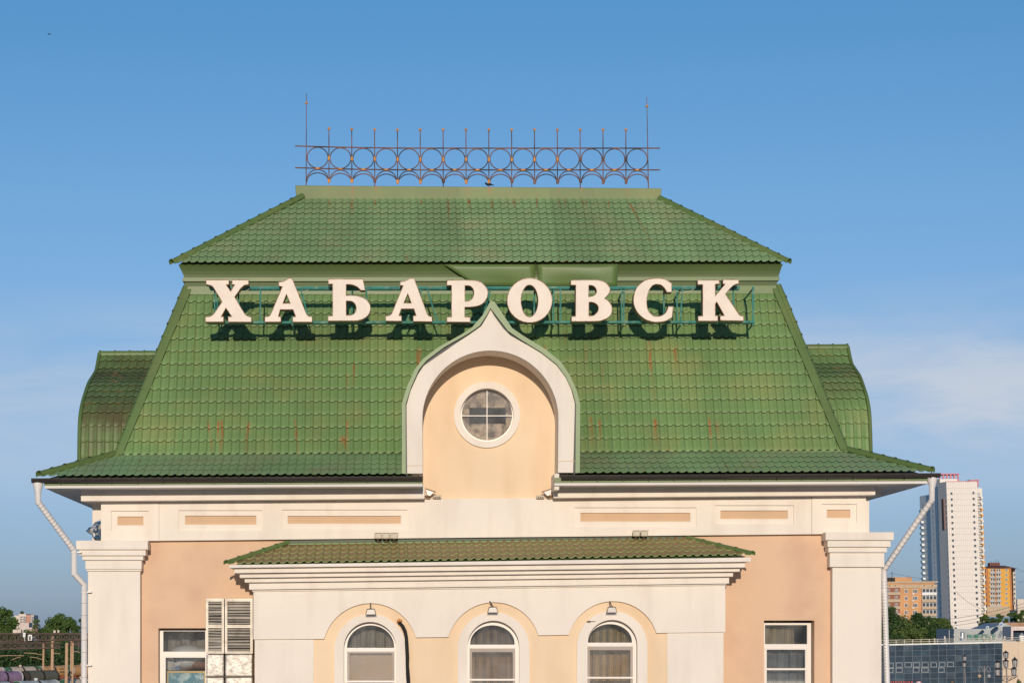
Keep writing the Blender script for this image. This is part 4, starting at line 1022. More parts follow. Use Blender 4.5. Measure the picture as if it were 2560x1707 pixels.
def hanging_lamp(px, py, label, bend=0):
    root = empty('wall_lamp', P(px, py, YA-.12), label, 'lamp', 'small floodlights over the arched windows')
    c = P(px, py, YA-.30)
    q = MB(); q.add([c+Vector((-.075,0,.06)), c+Vector((.075,0,.06)), c+Vector((.105,0,-.055)), c+Vector((-.105,0,-.055)), c+Vector((-.06,.12,.055)), c+Vector((.06,.12,.055)), c+Vector((.085,.14,-.05)), c+Vector((-.085,.14,-.05))],
          [(0,1,2,3),(4,5,6,7),(0,1,5,4),(1,2,6,5),(2,3,7,6),(3,0,4,7)]); q.build('housing', m_lampg, root, bevel=.008)
    q = MB()
    fp = [(-.08,.065),(.08,.065),(.115,-.06),(-.115,-.06),(-.08,.065)]
    q.tube([c+Vector((x,-.01,z)) for x, z in fp], .008, 5); q.build('frame', m_lampd, root)
    q = MB(); q.box(c+Vector((-.03,.0,.065)), c+Vector((.03,.06,.085))); q.tube([c+Vector((0,.03,.08)), c+Vector((-.01-bend*.3,.02,.13)), c+Vector((-.005-bend,.16,.19))], .013, 6); q.build('arm', m_lampd, root)
hanging_lamp(927, 1529, 'small floodlight over the arched window beside the black cable')
hanging_lamp(1232, 1524, 'small floodlight over the middle arched window', .05)
hanging_lamp(1529.5, 1524, 'small floodlight over the arched window nearest the right wall', .02)
def corner_lamp(px, s, label):
    root = empty('spotlight', P(px, 1243, -.25), label, 'floodlight', 'small floodlights at the foot of the onion dormer')
    c = P(px, 1233, -.28)
    q = MB(); q.add([c+Vector((-.09*s,0,.09)), c+Vector((.09*s,0,.03)), c+Vector((.0*s,0,-.06)), c+Vector((-.07*s,.0,-.03)), c+Vector((-.09*s,.14,.09)), c+Vector((.09*s,.14,.03)), c+Vector((.0*s,.12,-.06)), c+Vector((-.07*s,.12,-.03))],
       [(0,1,2,3),(4,5,6,7),(0,1,5,4),(1,2,6,5),(2,3,7,6),(3,0,4,7)]); q.build('housing', m_lampg, root, bevel=.006)
    q = MB(); q.tube([c+Vector((-.11*s,-.01,.11)), c+Vector((.11*s,-.01,.035))], .010, 5); q.ball(c+Vector((.11*s,-.01,.035)), .018, 6, 4)
    q.tube([c+Vector((-.16*s,.02,-.02)), c+Vector((-.1*s,.02,-.06)), c+Vector((.0,.02,-.085)), c+Vector((.08*s,.02,-.05))], .016, 6); q.build('bracket', m_lampd, root)
    q = MB(); q.tube([c+Vector((-.16*s,.05,-.05)), c+Vector((-.1*s,.05,-.09)), c+Vector((0,.05,-.1))], .022, 6); q.build('cable_coil', m_lside, root)
    e = c+Vector((.16*s,.0,-.075))
    q = MB(); q.box(e+Vector((-.09,0,-.035)), e+Vector((.09,.1,.035))); bx = q.build('socket_box', m_lamp, root, bevel=.015)
    for k in (-1,0,1):
        q = MB(); q.tube([e+Vector((k*.045,-.006,-.008)), e+Vector((k*.045,.002,-.008))], .017, 8); q.build('knob', m_lampd, bx)
corner_lamp(1075, 1, 'small floodlight and socket box at the left foot of the onion dormer')
corner_lamp(1369, -1, 'small floodlight and socket box at the right foot of the onion dormer')

def duct(x0, x1, label, gr):
    Yd = -.62; root = empty('ventilation_duct', P((x0+x1)/2, 1707, Yd), label, 'duct', 'ventilation ducts climbing beside the left window')
    g1, g2 = gr
    q = MB(); q.prism(rct(x0, 1494.5, x1, 1633), [rct(x0+6,1503,x1-6,1561), rct(x0+6,1569,x1-6,1627)], Yd, Yd+.04)
    a = P(x0,1494.5,Yd); b = P(x1,1633,Yd)
    q.box((a.x+.005, Yd+.041, b.z), (b.x-.005, -.02, a.z-.01)); hs = q.build('housing', m_galv, root, bevel=.006)
    for (ya, yb) in ((1503,1561),(1569,1627)):
        n = 8; r = random.Random(int(x0+ya))
        q = MB(); q.prism(rct(x0+5,ya-1,x1-5,yb+1), (), Yd+.030, Yd+.038); q.build('grille_back', m_dark, hs)
        for k in range(n):
            y = ya+(yb-ya)*(k+.45)/n; w2 = .05
            c0_, c1_ = P(x0+6.5, y+r.uniform(-.6,.6), Yd), P(x1-6.5, y+r.uniform(-.9,.9), Yd)
            tl = r.uniform(.012, .03) 
            q = MB(); q.add([c0_+Vector((0,-.012,-tl)), c1_+Vector((0,-.012,-tl)), c1_+Vector((0,.026,tl*.8)), c0_+Vector((0,.026,tl*.8)),
                             c0_+Vector((0,-.008,-tl-.004)), c1_+Vector((0,-.008,-tl-.004)), c1_+Vector((0,.029,tl*.8-.004)), c0_+Vector((0,.029,tl*.8-.004))], [(0,1,2,3),(4,5,6,7),(0,1,5,4),(1,2,6,5),(2,3,7,6),(3,0,4,7)])
            q.build('slat', m_galv, hs)
        q = MB(); q.prism(rct(x0+3.5,ya-3,x1-3.5,yb+3), [rct(x0+6.5,ya,x1-6.5,yb)], Yd-.018, Yd-.001); q.build('grille_frame', m_galv, hs, bevel=.004)
    for (ya, yb) in ((1635,1690),(1692,1760)):
        a = P(x0+1,ya,Yd); b = P(x1-1,yb,Yd); q = MB(); q.box((a.x, Yd+.01, b.z), (b.x, -.02, a.z)); o = q.build('foil_wrap', m_foil, root)
        bv = o.modifiers.new('b', 'BEVEL'); bv.width = .035; bv.segments = 3
        q = MB(); zz = P(x0, yb+1, Yd).z; q.box((a.x-.012, Yd-.012, zz-.012), (b.x+.012, -.02, zz+.012)); q.build('flange', m_lampd, root)
    a = P(x0+1,1762,Yd); b = P(x1-1,1762,Yd); q = MB(); q.box((a.x, Yd+.01, 4), (b.x, -.02, a.z)); q.build('foil_wrap', m_foil, root)
duct(514.5, 560.5, 'narrow louvred duct by the left window', (0,0))
duct(562.0, 632.0, 'wide louvred duct with foil-wrapped base against the central projection', (0,0))

cab = empty('cable_bundle', P(1015,1700,YA-.1), 'black cable bundle hanging out of the wall over the first arched window', 'cable')
for (o1, rr) in ((0,.028),(4,.02)):
    pts = [(995-o1*.3,1551),(1000-o1,1556),(1008-o1,1564),(1014-o1,1577),(1017-o1*.8,1592),(1018.5-o1,1612),(1020-o1,1640),(1019.5-o1*.8,1662),(1022-o1*1.2,1690),(1023-o1,1712)]
    q = MB(); q.tube([P(x, y, YA-.10) for x, y in pts], rr, 8); q.build('strand', m_black, cab, smooth=True)
q = MB(); q.tube([P(995,1549,YA-.11), P(999,1552,YA-.13)], .04, 8); q.ball(P(1002,1550,YA-.12), .03, 8, 5); q.build('cable_entry', m_rusty, cab)
q = MB(); q.box(P(1467,1551,YA-.07), P(1477,1555,YA-.10)); q.tube([P(1477,1552.5,YA-.09), P(1488,1552.5,YA-.09)], .006, 4); tag(q.build('junction_stub', m_lampd), 'broken brown bracket stub on the surround of the third arched window', 'bracket')
# snagged plastic on the ledge
m_lit, *_r = mat('torn_plastic', (.62,.60,.58), .35, 0, .2, 10, .3, 20, .5, (.05,.13,.25), 9, .46, .52)
q = MB(); r = random.Random(5)
outl = [(214,1325),(222,1318),(232,1313),(240,1302),(252,1297),(253,1320),(253,1345),(246,1349),(236,1347),(230,1336)]
cc = (240,1326)
for j in range(5):
    for k in range(20):
        t = k/20*len(outl); a_ = outl[int(t) % len(outl)]; b_ = outl[(int(t)+1) % len(outl)]; f = t-int(t); x = a_[0]+(b_[0]-a_[0])*f; y = a_[1]+(b_[1]-a_[1])*f
        s = 1-j/5; q.v.append(P(cc[0]+(x-cc[0])*s+r.uniform(-1.5,1.5), cc[1]+(y-cc[1])*s+r.uniform(-1.5,1.5), .05-.06*j+r.uniform(-.05,.05)))
for j in range(4):
    for k in range(20): k2 = (k+1) % 20; q.f.append((j*20+k, j*20+k2, (j+1)*20+k2, (j+1)*20+k))
q.f.append(tuple(80+k for k in range(20)))
tag(q.build('torn_bag', m_lit, None), 'torn blue and white plastic bag snagged on the left capital ledge', 'bag')

# ================================================================== the distance
def W(px, py, D): return P(px, py, D+CAMY)      # a point at D metres ahead of the camera
m_leaf = []
for nm, c1, c2 in (('leaf_green', (.055,.105,.026), (.10,.16,.04)), ('leaf_dark', (.028,.062,.022), (.055,.10,.03)), ('leaf_olive', (.075,.11,.03), (.12,.17,.05))):
    m, n, l, b, mix, mr, noise, cur, ge = mat(nm, c1, .75, 0, .25, .25, 0, 40, .2)
    q = n.new('ShaderNodeMapRange'); l.new(ge.outputs['Random Per Island'], q.inputs[0]); mix(q.outputs[0], c2); l.new(cur(), b.inputs['Base Color']); m_leaf.append(m)
m_trunk = M('bark', (.16,.12,.085), .9)
def tree(px, py_top, D, w_px, h, mi, label, seed, group=None, clumps=34, leaves=170, lsz=.8, flat=1.0, gaps=.0):
    r = random.Random(seed); k_ = D/FPX; top = W(px, py_top, D); R = w_px*k_/2
    root = empty('tree', Vector((top.x, top.y, 0)), label, 'tree', group)
    base = Vector((top.x, top.y, 0)); H = top.z
    ch = min(h, H*.8); cz = H-ch/2
    t = MB(); t.tube([base, base+Vector((r.uniform(-.4,.4),0,H*.4)), base+Vector((r.uniform(-.8,.8),0,H*.75))], [.35,.26,.1], 7)
    cl = []
    for i in range(clumps):
        while True:
            v = Vector((r.uniform(-1,1), r.uniform(-1,1), r.uniform(-1,1)))
            if .25 < v.length < 1: break
        wid = 1-.35*max(0, v.z)**1.5
        c = Vector((base.x+v.x*R*.85*wid, base.y+v.y*R*.8, cz+v.z*ch*.44*flat))
        cl.append(c)
        if i < 9: t.tube([base+Vector((0,0,H*r.uniform(.3,.6))), c.lerp(base+Vector((0,0,cz)), .45)+Vector((0,0,.3)), c], [.13,.08,.03], 5)
    t.build('trunk', m_trunk, root, smooth=True)
    vs, fs = [], []
    for c in cl:
        cr2 = R*r.uniform(.20,.36)
        for i in range(leaves):
            v = Vector((r.gauss(0,1), r.gauss(0,1), r.gauss(0,1))).normalized()*cr2*(r.random()**.45)
            v.z *= .75; p = c+v
            s = lsz*r.uniform(.5,1.2)
            a = Vector((r.gauss(0,1), r.gauss(0,1), r.gauss(0,.7))).normalized(); b_ = a.cross(Vector((r.gauss(0,1), r.gauss(0,1), r.gauss(0,1)))).normalized()
            n0 = len(vs); vs += [p-a*s*.5, p+b_*s*.3, p+a*s*.5, p-b_*s*.3]; fs.append((n0, n0+1, n0+2, n0+3))
    me = bpy.data.meshes.new('crown'); off = parent_world(root); me.from_pydata([v-off for v in vs], [], fs)
    link('crown', me, m_leaf[mi], root); return root
# ---- left side
tree(-2, 1508, 760, 112, 17, 0, 'big dark leafy tree at the left edge behind the gantry', 1, clumps=80, leaves=190)
tree(95, 1542, 900, 56, 11, 2, 'sparse thin-branched tree between the far flats and the rounder tree', 2, clumps=18, leaves=80, lsz=.7)
tree(152, 1528, 800, 88, 13, 0, 'broad light green tree in the middle of the left background', 3, clumps=60, leaves=180)
tree(198, 1540, 1000, 40, 14, 1, 'dark tree partly behind the left downpipe', 4, clumps=20, leaves=120)
tree(52, 1566, 880, 60, 8, 2, 'low pale green tree below the far flats', 5, clumps=18, leaves=110)
tree(112, 1562, 850, 66, 9, 1, 'low rounded tree at the foot of the sparse tree', 6, clumps=22, leaves=120)
# shrubbery bank behind the tracks
vs, fs = [], []; r = random.Random(9)
for i in range(26000):
    px = r.uniform(-60, 215); D = r.uniform(690, 720); p = W(px, 1600, D); p.z = abs(r.gauss(0, 1))*2.6+r.uniform(0, 5.5)+1.2*math.sin(px*.09)
    s = r.uniform(.35,.9); a = Vector((r.gauss(0,1), r.gauss(0,1), r.gauss(0,1))).normalized(); b_ = a.cross(Vector((r.gauss(0,1), r.gauss(0,1), r.gauss(0,1)))).normalized()
    n0 = len(vs); vs += [p-a*s*.5, p+b_*s*.35, p+a*s*.5, p-b_*s*.35]; fs.append((n0,n0+1,n0+2,n0+3))
me = bpy.data.meshes.new('shrub_bank'); me.from_pydata(vs, [], fs); o = link('shrub_bank', me, m_leaf[1], None, 'stuff')
tag(o, 'dense bank of shrubs behind the railway tracks', 'shrubs')

# generic far building
def xbox(mb, pxa, pxb, pya, pyb, D, dep, e=0.0):
    """box whose front face fills the given picture rectangle at distance D"""
    a = W(pxa, pya, D); b = W(pxb, pyb, D)
    zt, zb_ = a.z, b.z
    v = [Vector((a.x,a.y,zb_)), Vector((b.x,a.y,zb_)), Vector((b.x+e*dep,a.y+dep,zb_)), Vector((a.x+e*dep,a.y+dep,zb_))]
    mb.add(v+[Vector((q.x,q.y,zt)) for q in v], [(0,3,2,1),(4,5,6,7),(0,1,5,4),(1,2,6,5),(2,3,7,6),(3,0,4,7)])
    return mb
m_wfr = M('far_white_window_frame', (.75,.73,.70), .5)
m_wgl = M('far_window_glass', (.06,.075,.095), .15, 0, .3, .3, spec=.8)
def fwin(parent, px, py, w_, h_, D, mull=1, proto={}):
    key = (round(w_,2), round(h_,2), mull)
    p = W(px, py, D); off = parent_world(parent)
    if key not in proto:
        q = MB(); q.box((-w_/2,-.12,-h_/2), (w_/2,.02,-h_/2+.12)); q.box((-w_/2,-.12,h_/2-.12), (w_/2,.02,h_/2)); q.box((-w_/2,-.12,-h_/2+.121), (-w_/2+.12,.02,h_/2-.121)); q.box((w_/2-.12,-.12,-h_/2+.121), (w_/2,.02,h_/2-.121))
        for k in range(mull): x = -w_/2+w_*(k+1)/(mull+1); q.box((x-.06,-.10,-h_/2+.121), (x+.06,.02,h_/2-.121))
        me = bpy.data.meshes.new('window'); me.from_pydata(q.v, [], q.f); me.materials.append(m_wfr)
        q = MB(); q.box((-w_/2+.05,-.04,-h_/2+.05), (w_/2-.05,.01,h_/2-.05)); m2 = bpy.data.meshes.new('pane'); m2.from_pydata(q.v, [], q.f); m2.materials.append(m_wgl)
        proto[key] = (me, m2)
    o = link('window', proto[key][0], None, parent); o.location = p-off
    g_ = link('pane', proto[key][1], None, o)
    return o
# far pale flats on the left hill
m_fpale = M('pale_block_wall', (.66,.56,.47), .9, 0, .06, .1); m_fred = M('red_brick_panel', (.50,.27,.20), .9, 0, .08, .1)
bA = empty('apartment_building', W(60,1580,2400)*1, 'distant cream and brick flats on the hill between the left trees', 'building')
q = MB(); xbox(q,36,47,1538,1582,2400,30); xbox(q,47.01,64.5,1534,1582,2396,34); xbox(q,76,84,1537,1582,2398,30); q.build('wall', m_fpale, bA)
q = MB(); xbox(q,64.51,75.99,1536,1582,2398,32); q.build('brick_panel', m_fred, bA)
q = MB(); q.ball(W(55,1531,2400), 1.9, 8, 5); q.build('roof_tank', m_dgreen, bA)
for k in range(5):
    for px in (52,60,80): fwin(bA, px, 1541+k*6, 2.2, 1.2, 2393)
    q = MB(); xbox(q,56,64,1544+k*6,1545.2+k*6,2394,3); q.build('balcony', m_fpale, bA)
bB = empty('apartment_building', W(85,1590,2300)*1, 'low pink and white distant block under the hill flats', 'building')
q = MB(); xbox(q,46,72,1556,1580,2300,20); q.build('wall', M('pinkish_wall', (.62,.50,.46), .9), bB); q = MB(); xbox(q,60,92,1568,1590,2250,20); q.build('wall', m_fpale, bB)
q = MB(); xbox(q,72,94,1571,1584,2240,12); q.build('brick_annex', m_fred, bB)
for k in range(3):
    for px in (64,70,78,86): fwin(bB, px, 1571+k*5, 1.4, 1.0, 2236)

# gantries
m_gan = M('rusty_gantry_steel', (.13,.085,.07), .8, 0, .2, .5); m_col = M('tan_concrete_column', (.50,.32,.19), .85, 0, .12, .3)
def truss(name, label, pxa, pxb, y0a, y0b, y1a, y1b, D, dep, npan, cols, grp, rr=.10):
    root = empty(name, W((pxa+pxb)/2, 1600, D), label, 'gantry', grp)
    for dd in (0, dep):
        for ya, yb, rc_ in ((y0a, y0b, rr*1.3), (y1a, y1b, rr*1.3)):
            a_, b_ = W(pxa, ya, D), W(pxb, yb, D); a_.y += dd; b_.y += dd
            q = MB(); q.tube([a_, b_], rc_, 4); q.build('chord', m_gan, root)
        q = MB()
        for k in range(npan+1):
            t = k/npan; a_ = W(pxa, y0a, D).lerp(W(pxb, y0b, D), t); b_ = W(pxa, y1a, D).lerp(W(pxb, y1b, D), t); a_.y += dd; b_.y += dd
            q.tube([a_, b_], rr*.8, 4)
            if k < npan:
                t2 = (k+1)/npan; c_2 = W(pxa, y1a, D).lerp(W(pxb, y1b, D), t2); c_3 = W(pxa, y0a, D).lerp(W(pxb, y0b, D), t2); c_2.y += dd; c_3.y += dd
                q.tube([a_, c_2], rr*.5, 4); q.tube([b_, c_3], rr*.5, 4)
        q.build('lattice', m_gan, root)
    for (px, ytop, ybot, dd, wd) in cols:
        a_ = W(px, ytop, D); a_.y += dd; q = MB(); q.tube([a_, Vector((a_.x, a_.y, 0))], [wd*.8, wd], 8); q.build('column', m_col, root, smooth=True)
    return root
GG = 'railway gantries over the tracks'
truss('gantry', 'long rusty lattice signal gantry crossing in front of the left trees', -60, 232, 1583, 1583.5, 1604.5, 1597, 430, 1.6, 15, [(166,1606,1702,.5,.33),(179,1603,1702,1.9,.2)], GG)
truss('gantry', 'darker second lattice gantry just below and behind the first', -60, 150, 1607, 1606, 1622.5, 1619, 560, 1.2, 12, [(108.5,1607,1645,.3,.27),(131,1590,1672,.3,.42)], GG, .11)
truss('gantry', 'short gantry end with two slim columns beside the left downpipe', 172, 240, 1600, 1599, 1611, 1609, 600, 1.5, 5, [(178,1600,1668,.3,.3),(182,1602,1668,.3,.22)], GG, .1)
for (xa, xb, y0, y1, lb) in ((32,43,1573,1582,'pale signal box on the left end of the gantry'),(43.5,52,1572,1581,'second pale signal box on the gantry, touching the first'),(133.5,139,1574.5,1581,'small white signal box near the middle of the gantry'),(143.5,148,1574,1580.5,'small white signal box right of the gantry middle')):
    q = MB(); xbox(q, xa, xb, y0, y1, 430.5, .5); q.tube([W((xa+xb)/2, y1, 430.7), W((xa+xb)/2, y1+1.2, 430.7)], .05, 5); tag(q.build('signal_box', m_fpale, None, bevel=.03), lb, 'signal')
q = MB(); xbox(q,57.5,63.5,1580.5,1592,428.8,.35); q.tube([W(61.5,1592,429), W(62,1602,429)], .07, 5); tag(q.build('signal_board', m_wfr), 'white board on a short pole on the gantry', 'sign')
q = MB(); q.prism([(70,1600),(70,1588),(72,1585.5),(79,1585.5),(80,1588),(80,1600)], [rct(72.5,1589,77,1599)], 428.7+CAMY, 428.9+CAMY); tag(q.build('signal_lamp_board', m_wfr), 'white arched signal lamp board on the gantry', 'sign')
# contact wires and a few bare poles' wires behind
for i, (xa, ya, xb, yb) in enumerate(((-20,1640,60,1638),(30,1649,52,1641),(60,1631,106,1636),(75,1641,106,1648),(130,1633,150,1633),(182,1628,200,1630))):
    wire([W(xa,ya,560), W((xa+xb)/2,(ya+yb)/2-1.5,560), W(xb,yb,560)], .07, m_col, 'thin catenary arm in front of the shrubs, number %s from the left' % ['one','two','three','four','five','six'][i], 'cable')

# tank wagons
m_tank = {k: M(k+'_tank_paint', c, .55, 0, .14, .35, 0, col2=c2, c2s=.5, c2lo=.52, c2hi=.75) for k, c, c2 in (
    ('beige', (.66,.53,.39), (.16,.11,.08)), ('orange', (.68,.36,.14), (.30,.14,.05)), ('purple', (.33,.21,.32), (.12,.09,.11)), ('olive', (.13,.125,.085), (.16,.12,.08)), ('pale', (.52,.57,.57), (.20,.17,.14)), ('green', (.05,.13,.07), (.08,.10,.05)))}
m_tend = M('green_tank_end', (.035,.11,.06), .5, 0, .2, .6); m_ring = M('white_tank_band', (.72,.70,.62), .5, 0, .1, 1); m_under = M('dark_running_gear', (.035,.025,.02), .8, 0, .3, .8); m_redf = M('rusty_red_frame', (.30,.10,.05), .8, 0, .3, .6)
tdir = Vector((.5, .866, 0))
def wagon(c, body, band, label, text=False, endm=None):
    root = empty('tank_wagon', Vector((c.x, c.y, 0)), label, 'wagon', 'railway tank wagons standing in rows')
    u = tdir; L_ = 5.3; R_ = 1.5; z0 = 3.05
    A_ = Vector((c.x, c.y, z0))
    q = MB(); q.tube([A_-u*L_, A_+u*L_], R_, 28, False); q.build('tank', m_tank[body], root, smooth=True)
    pr_ = [(0,1),(.25,.94),(.42,.75),(.52,.45),(.55,.02)]
    for s in (-1, 1): q = MB(); q.tube([A_+u*s*(L_+a_) for a_, b_ in pr_], [R_*b_ for a_, b_ in pr_], 24); q.build('tank_end', endm or m_tend, root, smooth=True)
    for s in (-1, 1):
        q = MB(); q.tube([A_+u*s*(L_-.02), A_+u*s*(L_-.38)], R_+.03, 28, True); q.build('band', m_ring if band else m_under, root, smooth=True)
    q = MB(); q.tube([A_-u*.35, A_+u*.35], R_+.035, 24, False); q.build('strap', m_under, root, smooth=True)
    q = MB(); q.tube([A_+Vector((0,0,R_-.1)), A_+Vector((0,0,R_+.42))], .38, 12); q.build('dome', m_tank[body], root, smooth=True)
    q = MB(); si = u.cross(Vector((0,0,1)))
    q.tube([A_+u*(-1.2)+Vector((0,0,R_+.1)), A_+u*1.2+Vector((0,0,R_+.1))], .06, 5); q.tube([A_+u*.6-si*1.62+Vector((0,0,-1.4)), A_+u*.6-si*.5+Vector((0,0,R_-.1))], .05, 4)
    q.tube([A_+u*1.0-si*1.62+Vector((0,0,-1.4)), A_+u*1.0-si*.5+Vector((0,0,R_-.1))], .05, 4); q.build('ladder', m_redf, root)
    f = MB()
    def ob(a0, a1, b0, b1, z_0, z_1):
        v = [A_*1 for _ in range(4)]; v = [Vector((A_.x, A_.y, z))+u*aa+si*bb for z in (z_0, z_1) for aa, bb in ((a0,b0),(a1,b0),(a1,b1),(a0,b1))]
        f.add(v, [(0,3,2,1),(4,5,6,7),(0,1,5,4),(1,2,6,5),(2,3,7,6),(3,0,4,7)])
    ob(-6, 6, -1.35, 1.35, 1.1, 1.4); ob(-5.2,-3.6,-.9,.9,1.4,1.8); ob(3.6,5.2,-.9,.9,1.4,1.8); f.build('underframe', m_redf, root)
    for a_ in (-4.7,-3.0,3.0,4.7):
        q = MB()
        for s in (-.78,.78): q.tube([A_+u*a_+si*(s-.07)-Vector((0,0,2.58)), A_+u*a_+si*(s+.07)-Vector((0,0,2.58))], .47, 16)
        q.tube([A_+u*a_-si*.8-Vector((0,0,2.58)), A_+u*a_+si*.8-Vector((0,0,2.58))], .09, 6); q.build('wheelset', m_under, root)
    if text:   # two short lines of painted numerals, dark on orange
        for j, (z, n_) in enumerate(((.55,3),(-.15,5))):
            q = MB()
            for k in range(n_):
                ang = math.asin(z/R_); p = A_ + u*(1.9+k*.62) - si*(-1)*0
                nrm = (si*math.cos(ang)+Vector((0,0,math.sin(ang)))); nrm = nrm if nrm.y < 0 else (-si*math.cos(ang)+Vector((0,0,math.sin(ang))))
                p = p+nrm*(R_+.03); tz = Vector((0,0,1)); q.add([p-u*.2-tz*.2, p+u*.2-tz*.2, p+u*.2+tz*.2, p-u*.2+tz*.2], [(0,1,2,3)])
            q.build('painted_number', m_under, root)
    return root
def track(px0, y_top, D0_, specs, grp_z=4.6):
    # place wagons so that the tops line up with the picture; couplings are 12.9 m apart
    c0 = W(px0, y_top, D0_); 
    for k, (body, band, label, text, endm) in enumerate(specs):
        c = c0 + tdir*12.9*k; wagon(c, body, band, label, text, endm)
m_signal = m_fpale
m_tendb = M('beige_tank_end', (.40,.34,.26), .6, 0, .2, .6)
track(-30, 1654, 620, [('beige', True, 'beige tank wagon at the far left of the back row', False, None), ('beige', False, 'worn beige tank wagon with rust runs in the back row', False, None),
    ('orange', True, 'orange tank wagon with a green end and painted numbers in the back row', True, None), ('orange', True, 'second orange tank wagon from the left, by the wide column', False, None),
    ('orange', True, 'orange tank wagon half hidden by the left downpipe', True, None)])
track(8, 1666, 545, [('purple', True, 'purple tank wagon with a yellow-white band at the left edge', False, m_tank['purple']), ('olive', False, 'dark olive tank wagon coupled behind the purple one', False, m_under)])
track(-30, 1696, 415, [('pale', False, 'greyish tank wagon at the bottom left corner', False, m_tendb), ('pale', True, 'pale grey tank wagon with graffiti marks in the front row', False, None), ('beige', True, 'beige tank wagon with green end in the front row, by the tall column', False, None)])
# track beds and rails under the wagons
m_bal = M('ballast', (.14,.115,.10), .95, 0, .3, .8, .4, 3)
for nm, px0, yt, D0_ in (('track_bed',-30,1654,620),('track_bed',8,1666,545),('track_bed',-30,1696,415)):
    c = W(px0, yt, D0_); si = tdir.cross(Vector((0,0,1))); q = MB(); a_ = Vector((c.x,c.y,0))-tdir*60; b_ = a_+tdir*220
    q.add([a_-si*2.2+Vector((0,0,.004)), a_+si*2.2+Vector((0,0,.004)), b_+si*2.2+Vector((0,0,.004)), b_-si*2.2+Vector((0,0,.004)), a_-si*1.4+Vector((0,0,.2)), a_+si*1.4+Vector((0,0,.2)), b_+si*1.4+Vector((0,0,.2)), b_-si*1.4+Vector((0,0,.2))],
          [(4,5,6,7),(0,4,7,3),(1,2,6,5),(0,1,5,4),(3,7,6,2)])
    tb = q.build('track_bed', m_bal, None, kind='structure')
    for s in (-.76,.76):
        q = MB(); q.tube([a_+si*s+Vector((0,0,.26)), b_+si*s+Vector((0,0,.26))], .06, 4); q.build('rail', m_redf, tb)

# ---- right side: white tower
m_tow = M('white_tower_panels', (.80,.73,.665), .85, 0, .02, .05); m_towside = M('tower_side_shade_tint', (.80,.84,.84), .85, 0, .03, .05); m_pink = M('pink_roof_frame', (.58,.20,.24), .7); m_brn = M('brown_tower_panel', (.24,.13,.10), .8)  # side panels tinted cool and light to imitate skylight on their shade
m_seam = M('panel_seam', (.50,.44,.40), .9); m_orange = M('orange_balcony', (.72,.33,.05), .7); m_balc = M('balcony_glazing', (.42,.42,.42), .3, 0, .2, .5)
DT = 1158; tow = empty('tower_block', W(2410,1580,DT), 'tall white residential tower with pink roof frames and orange balconies', 'building')
e_ = .075
def zpx(py, D=DT): return W(2400, py, D).z
def tpoly(pxa, pxb, ztop, D, dep, ee=e_, zb_=0.0):
    a = W(pxa, 1400, D); b = W(pxb, 1400, D); v = [Vector((a.x,a.y,zb_)), Vector((b.x,b.y-ee*(b.x-a.x)*0,zb_)), Vector((b.x+ee*dep,b.y+dep,zb_)), Vector((a.x+ee*dep,a.y+dep,zb_))]
    return v+[Vector((p.x,p.y,ztop)) for p in v]
BOX = [(0,3,2,1),(4,5,6,7),(0,1,5,4),(1,2,6,5),(2,3,7,6),(3,0,4,7)]
q = MB(); q.add(tpoly(2372,2449,zpx(1203),DT,12.5,-.11), BOX); q.build('wall', m_tow, tow)
q = MB(); q.add(tpoly(2449.3,2461,zpx(1218),DT+6,26,-.06), BOX); q.build('wall', m_tow, tow)
TE = -.11
def side_windows(pxf, D, t0, y0, n, w_, h_, m_):
    a_ = W(pxf, 1400, D); 
    for k in range(n):
        z = zpx(y0+k*14.66); q = MB(); x = a_.x+TE*t0; y = a_.y+t0
        q.box((x-.06, y-w_/2, z-h_/2), (x+.3, y+w_/2, z+h_/2)); q.build('window', m_, tow)
q = MB(); q.add(tpoly(2353,2366,zpx(1212),DT+14,14,TE), BOX); q.build('wing', m_towside, tow)
q = MB(); q.add(tpoly(2332,2346,zpx(1226),DT+30,17,TE), BOX); q.build('wing', m_towside, tow)
a_ = W(2372,1400,DT); q = MB(); q.box((a_.x+TE*7-.12, a_.y+3.4, zpx(1322)), (a_.x+.2, a_.y+12, zpx(1245))); q.build('brown_panel', m_brn, tow)
side_windows(2372, DT, 1.6, 1236, 23, 1.6, 1.5, m_wgl); side_windows(2353, DT+14, 4, 1240, 22, 1.6, 1.5, m_wgl); side_windows(2353, DT+14, 10, 1240, 22, 1.4, 1.4, m_wgl)
side_windows(2332, DT+30, 9, 1252, 21, 1.8, 1.4, m_wgl); side_windows(2332, DT+30, 13.5, 1252, 21, 2.2, 1.5, m_wgl)
for k in range(20):
    a_ = W(2332,1400,DT+30); z = zpx(1262+k*14.66); q = MB(); q.box((a_.x+TE*14-1.0, a_.y+12, z-1.1), (a_.x-.2, a_.y+16.5, z)); q.build('balcony', m_towside if k < 13 else m_brn, tow)
q = MB()
for k in range(34): z = zpx(1205)-k*2.8; q.add([Vector((W(2372,1400,DT).x,W(2372,1400,DT).y-.02,z)), Vector((W(2449,1400,DT).x,W(2449,1400,DT).y-.02,z)), Vector((W(2449,1400,DT).x,W(2449,1400,DT).y-.02,z-.10)), Vector((W(2372,1400,DT).x,W(2372,1400,DT).y-.02,z-.10))], [(0,1,2,3)])
for k in range(1,16): x = W(2372+k*4.8,1400,DT); q.add([Vector((x.x-.04,x.y-.02,0)),Vector((x.x+.04,x.y-.02,0)),Vector((x.x+.04,x.y-.02,zpx(1203))),Vector((x.x-.04,x.y-.02,zpx(1203)))],[(0,1,2,3)])
q.build('panel_seams', m_seam, tow, kind='stuff', recalc=False)
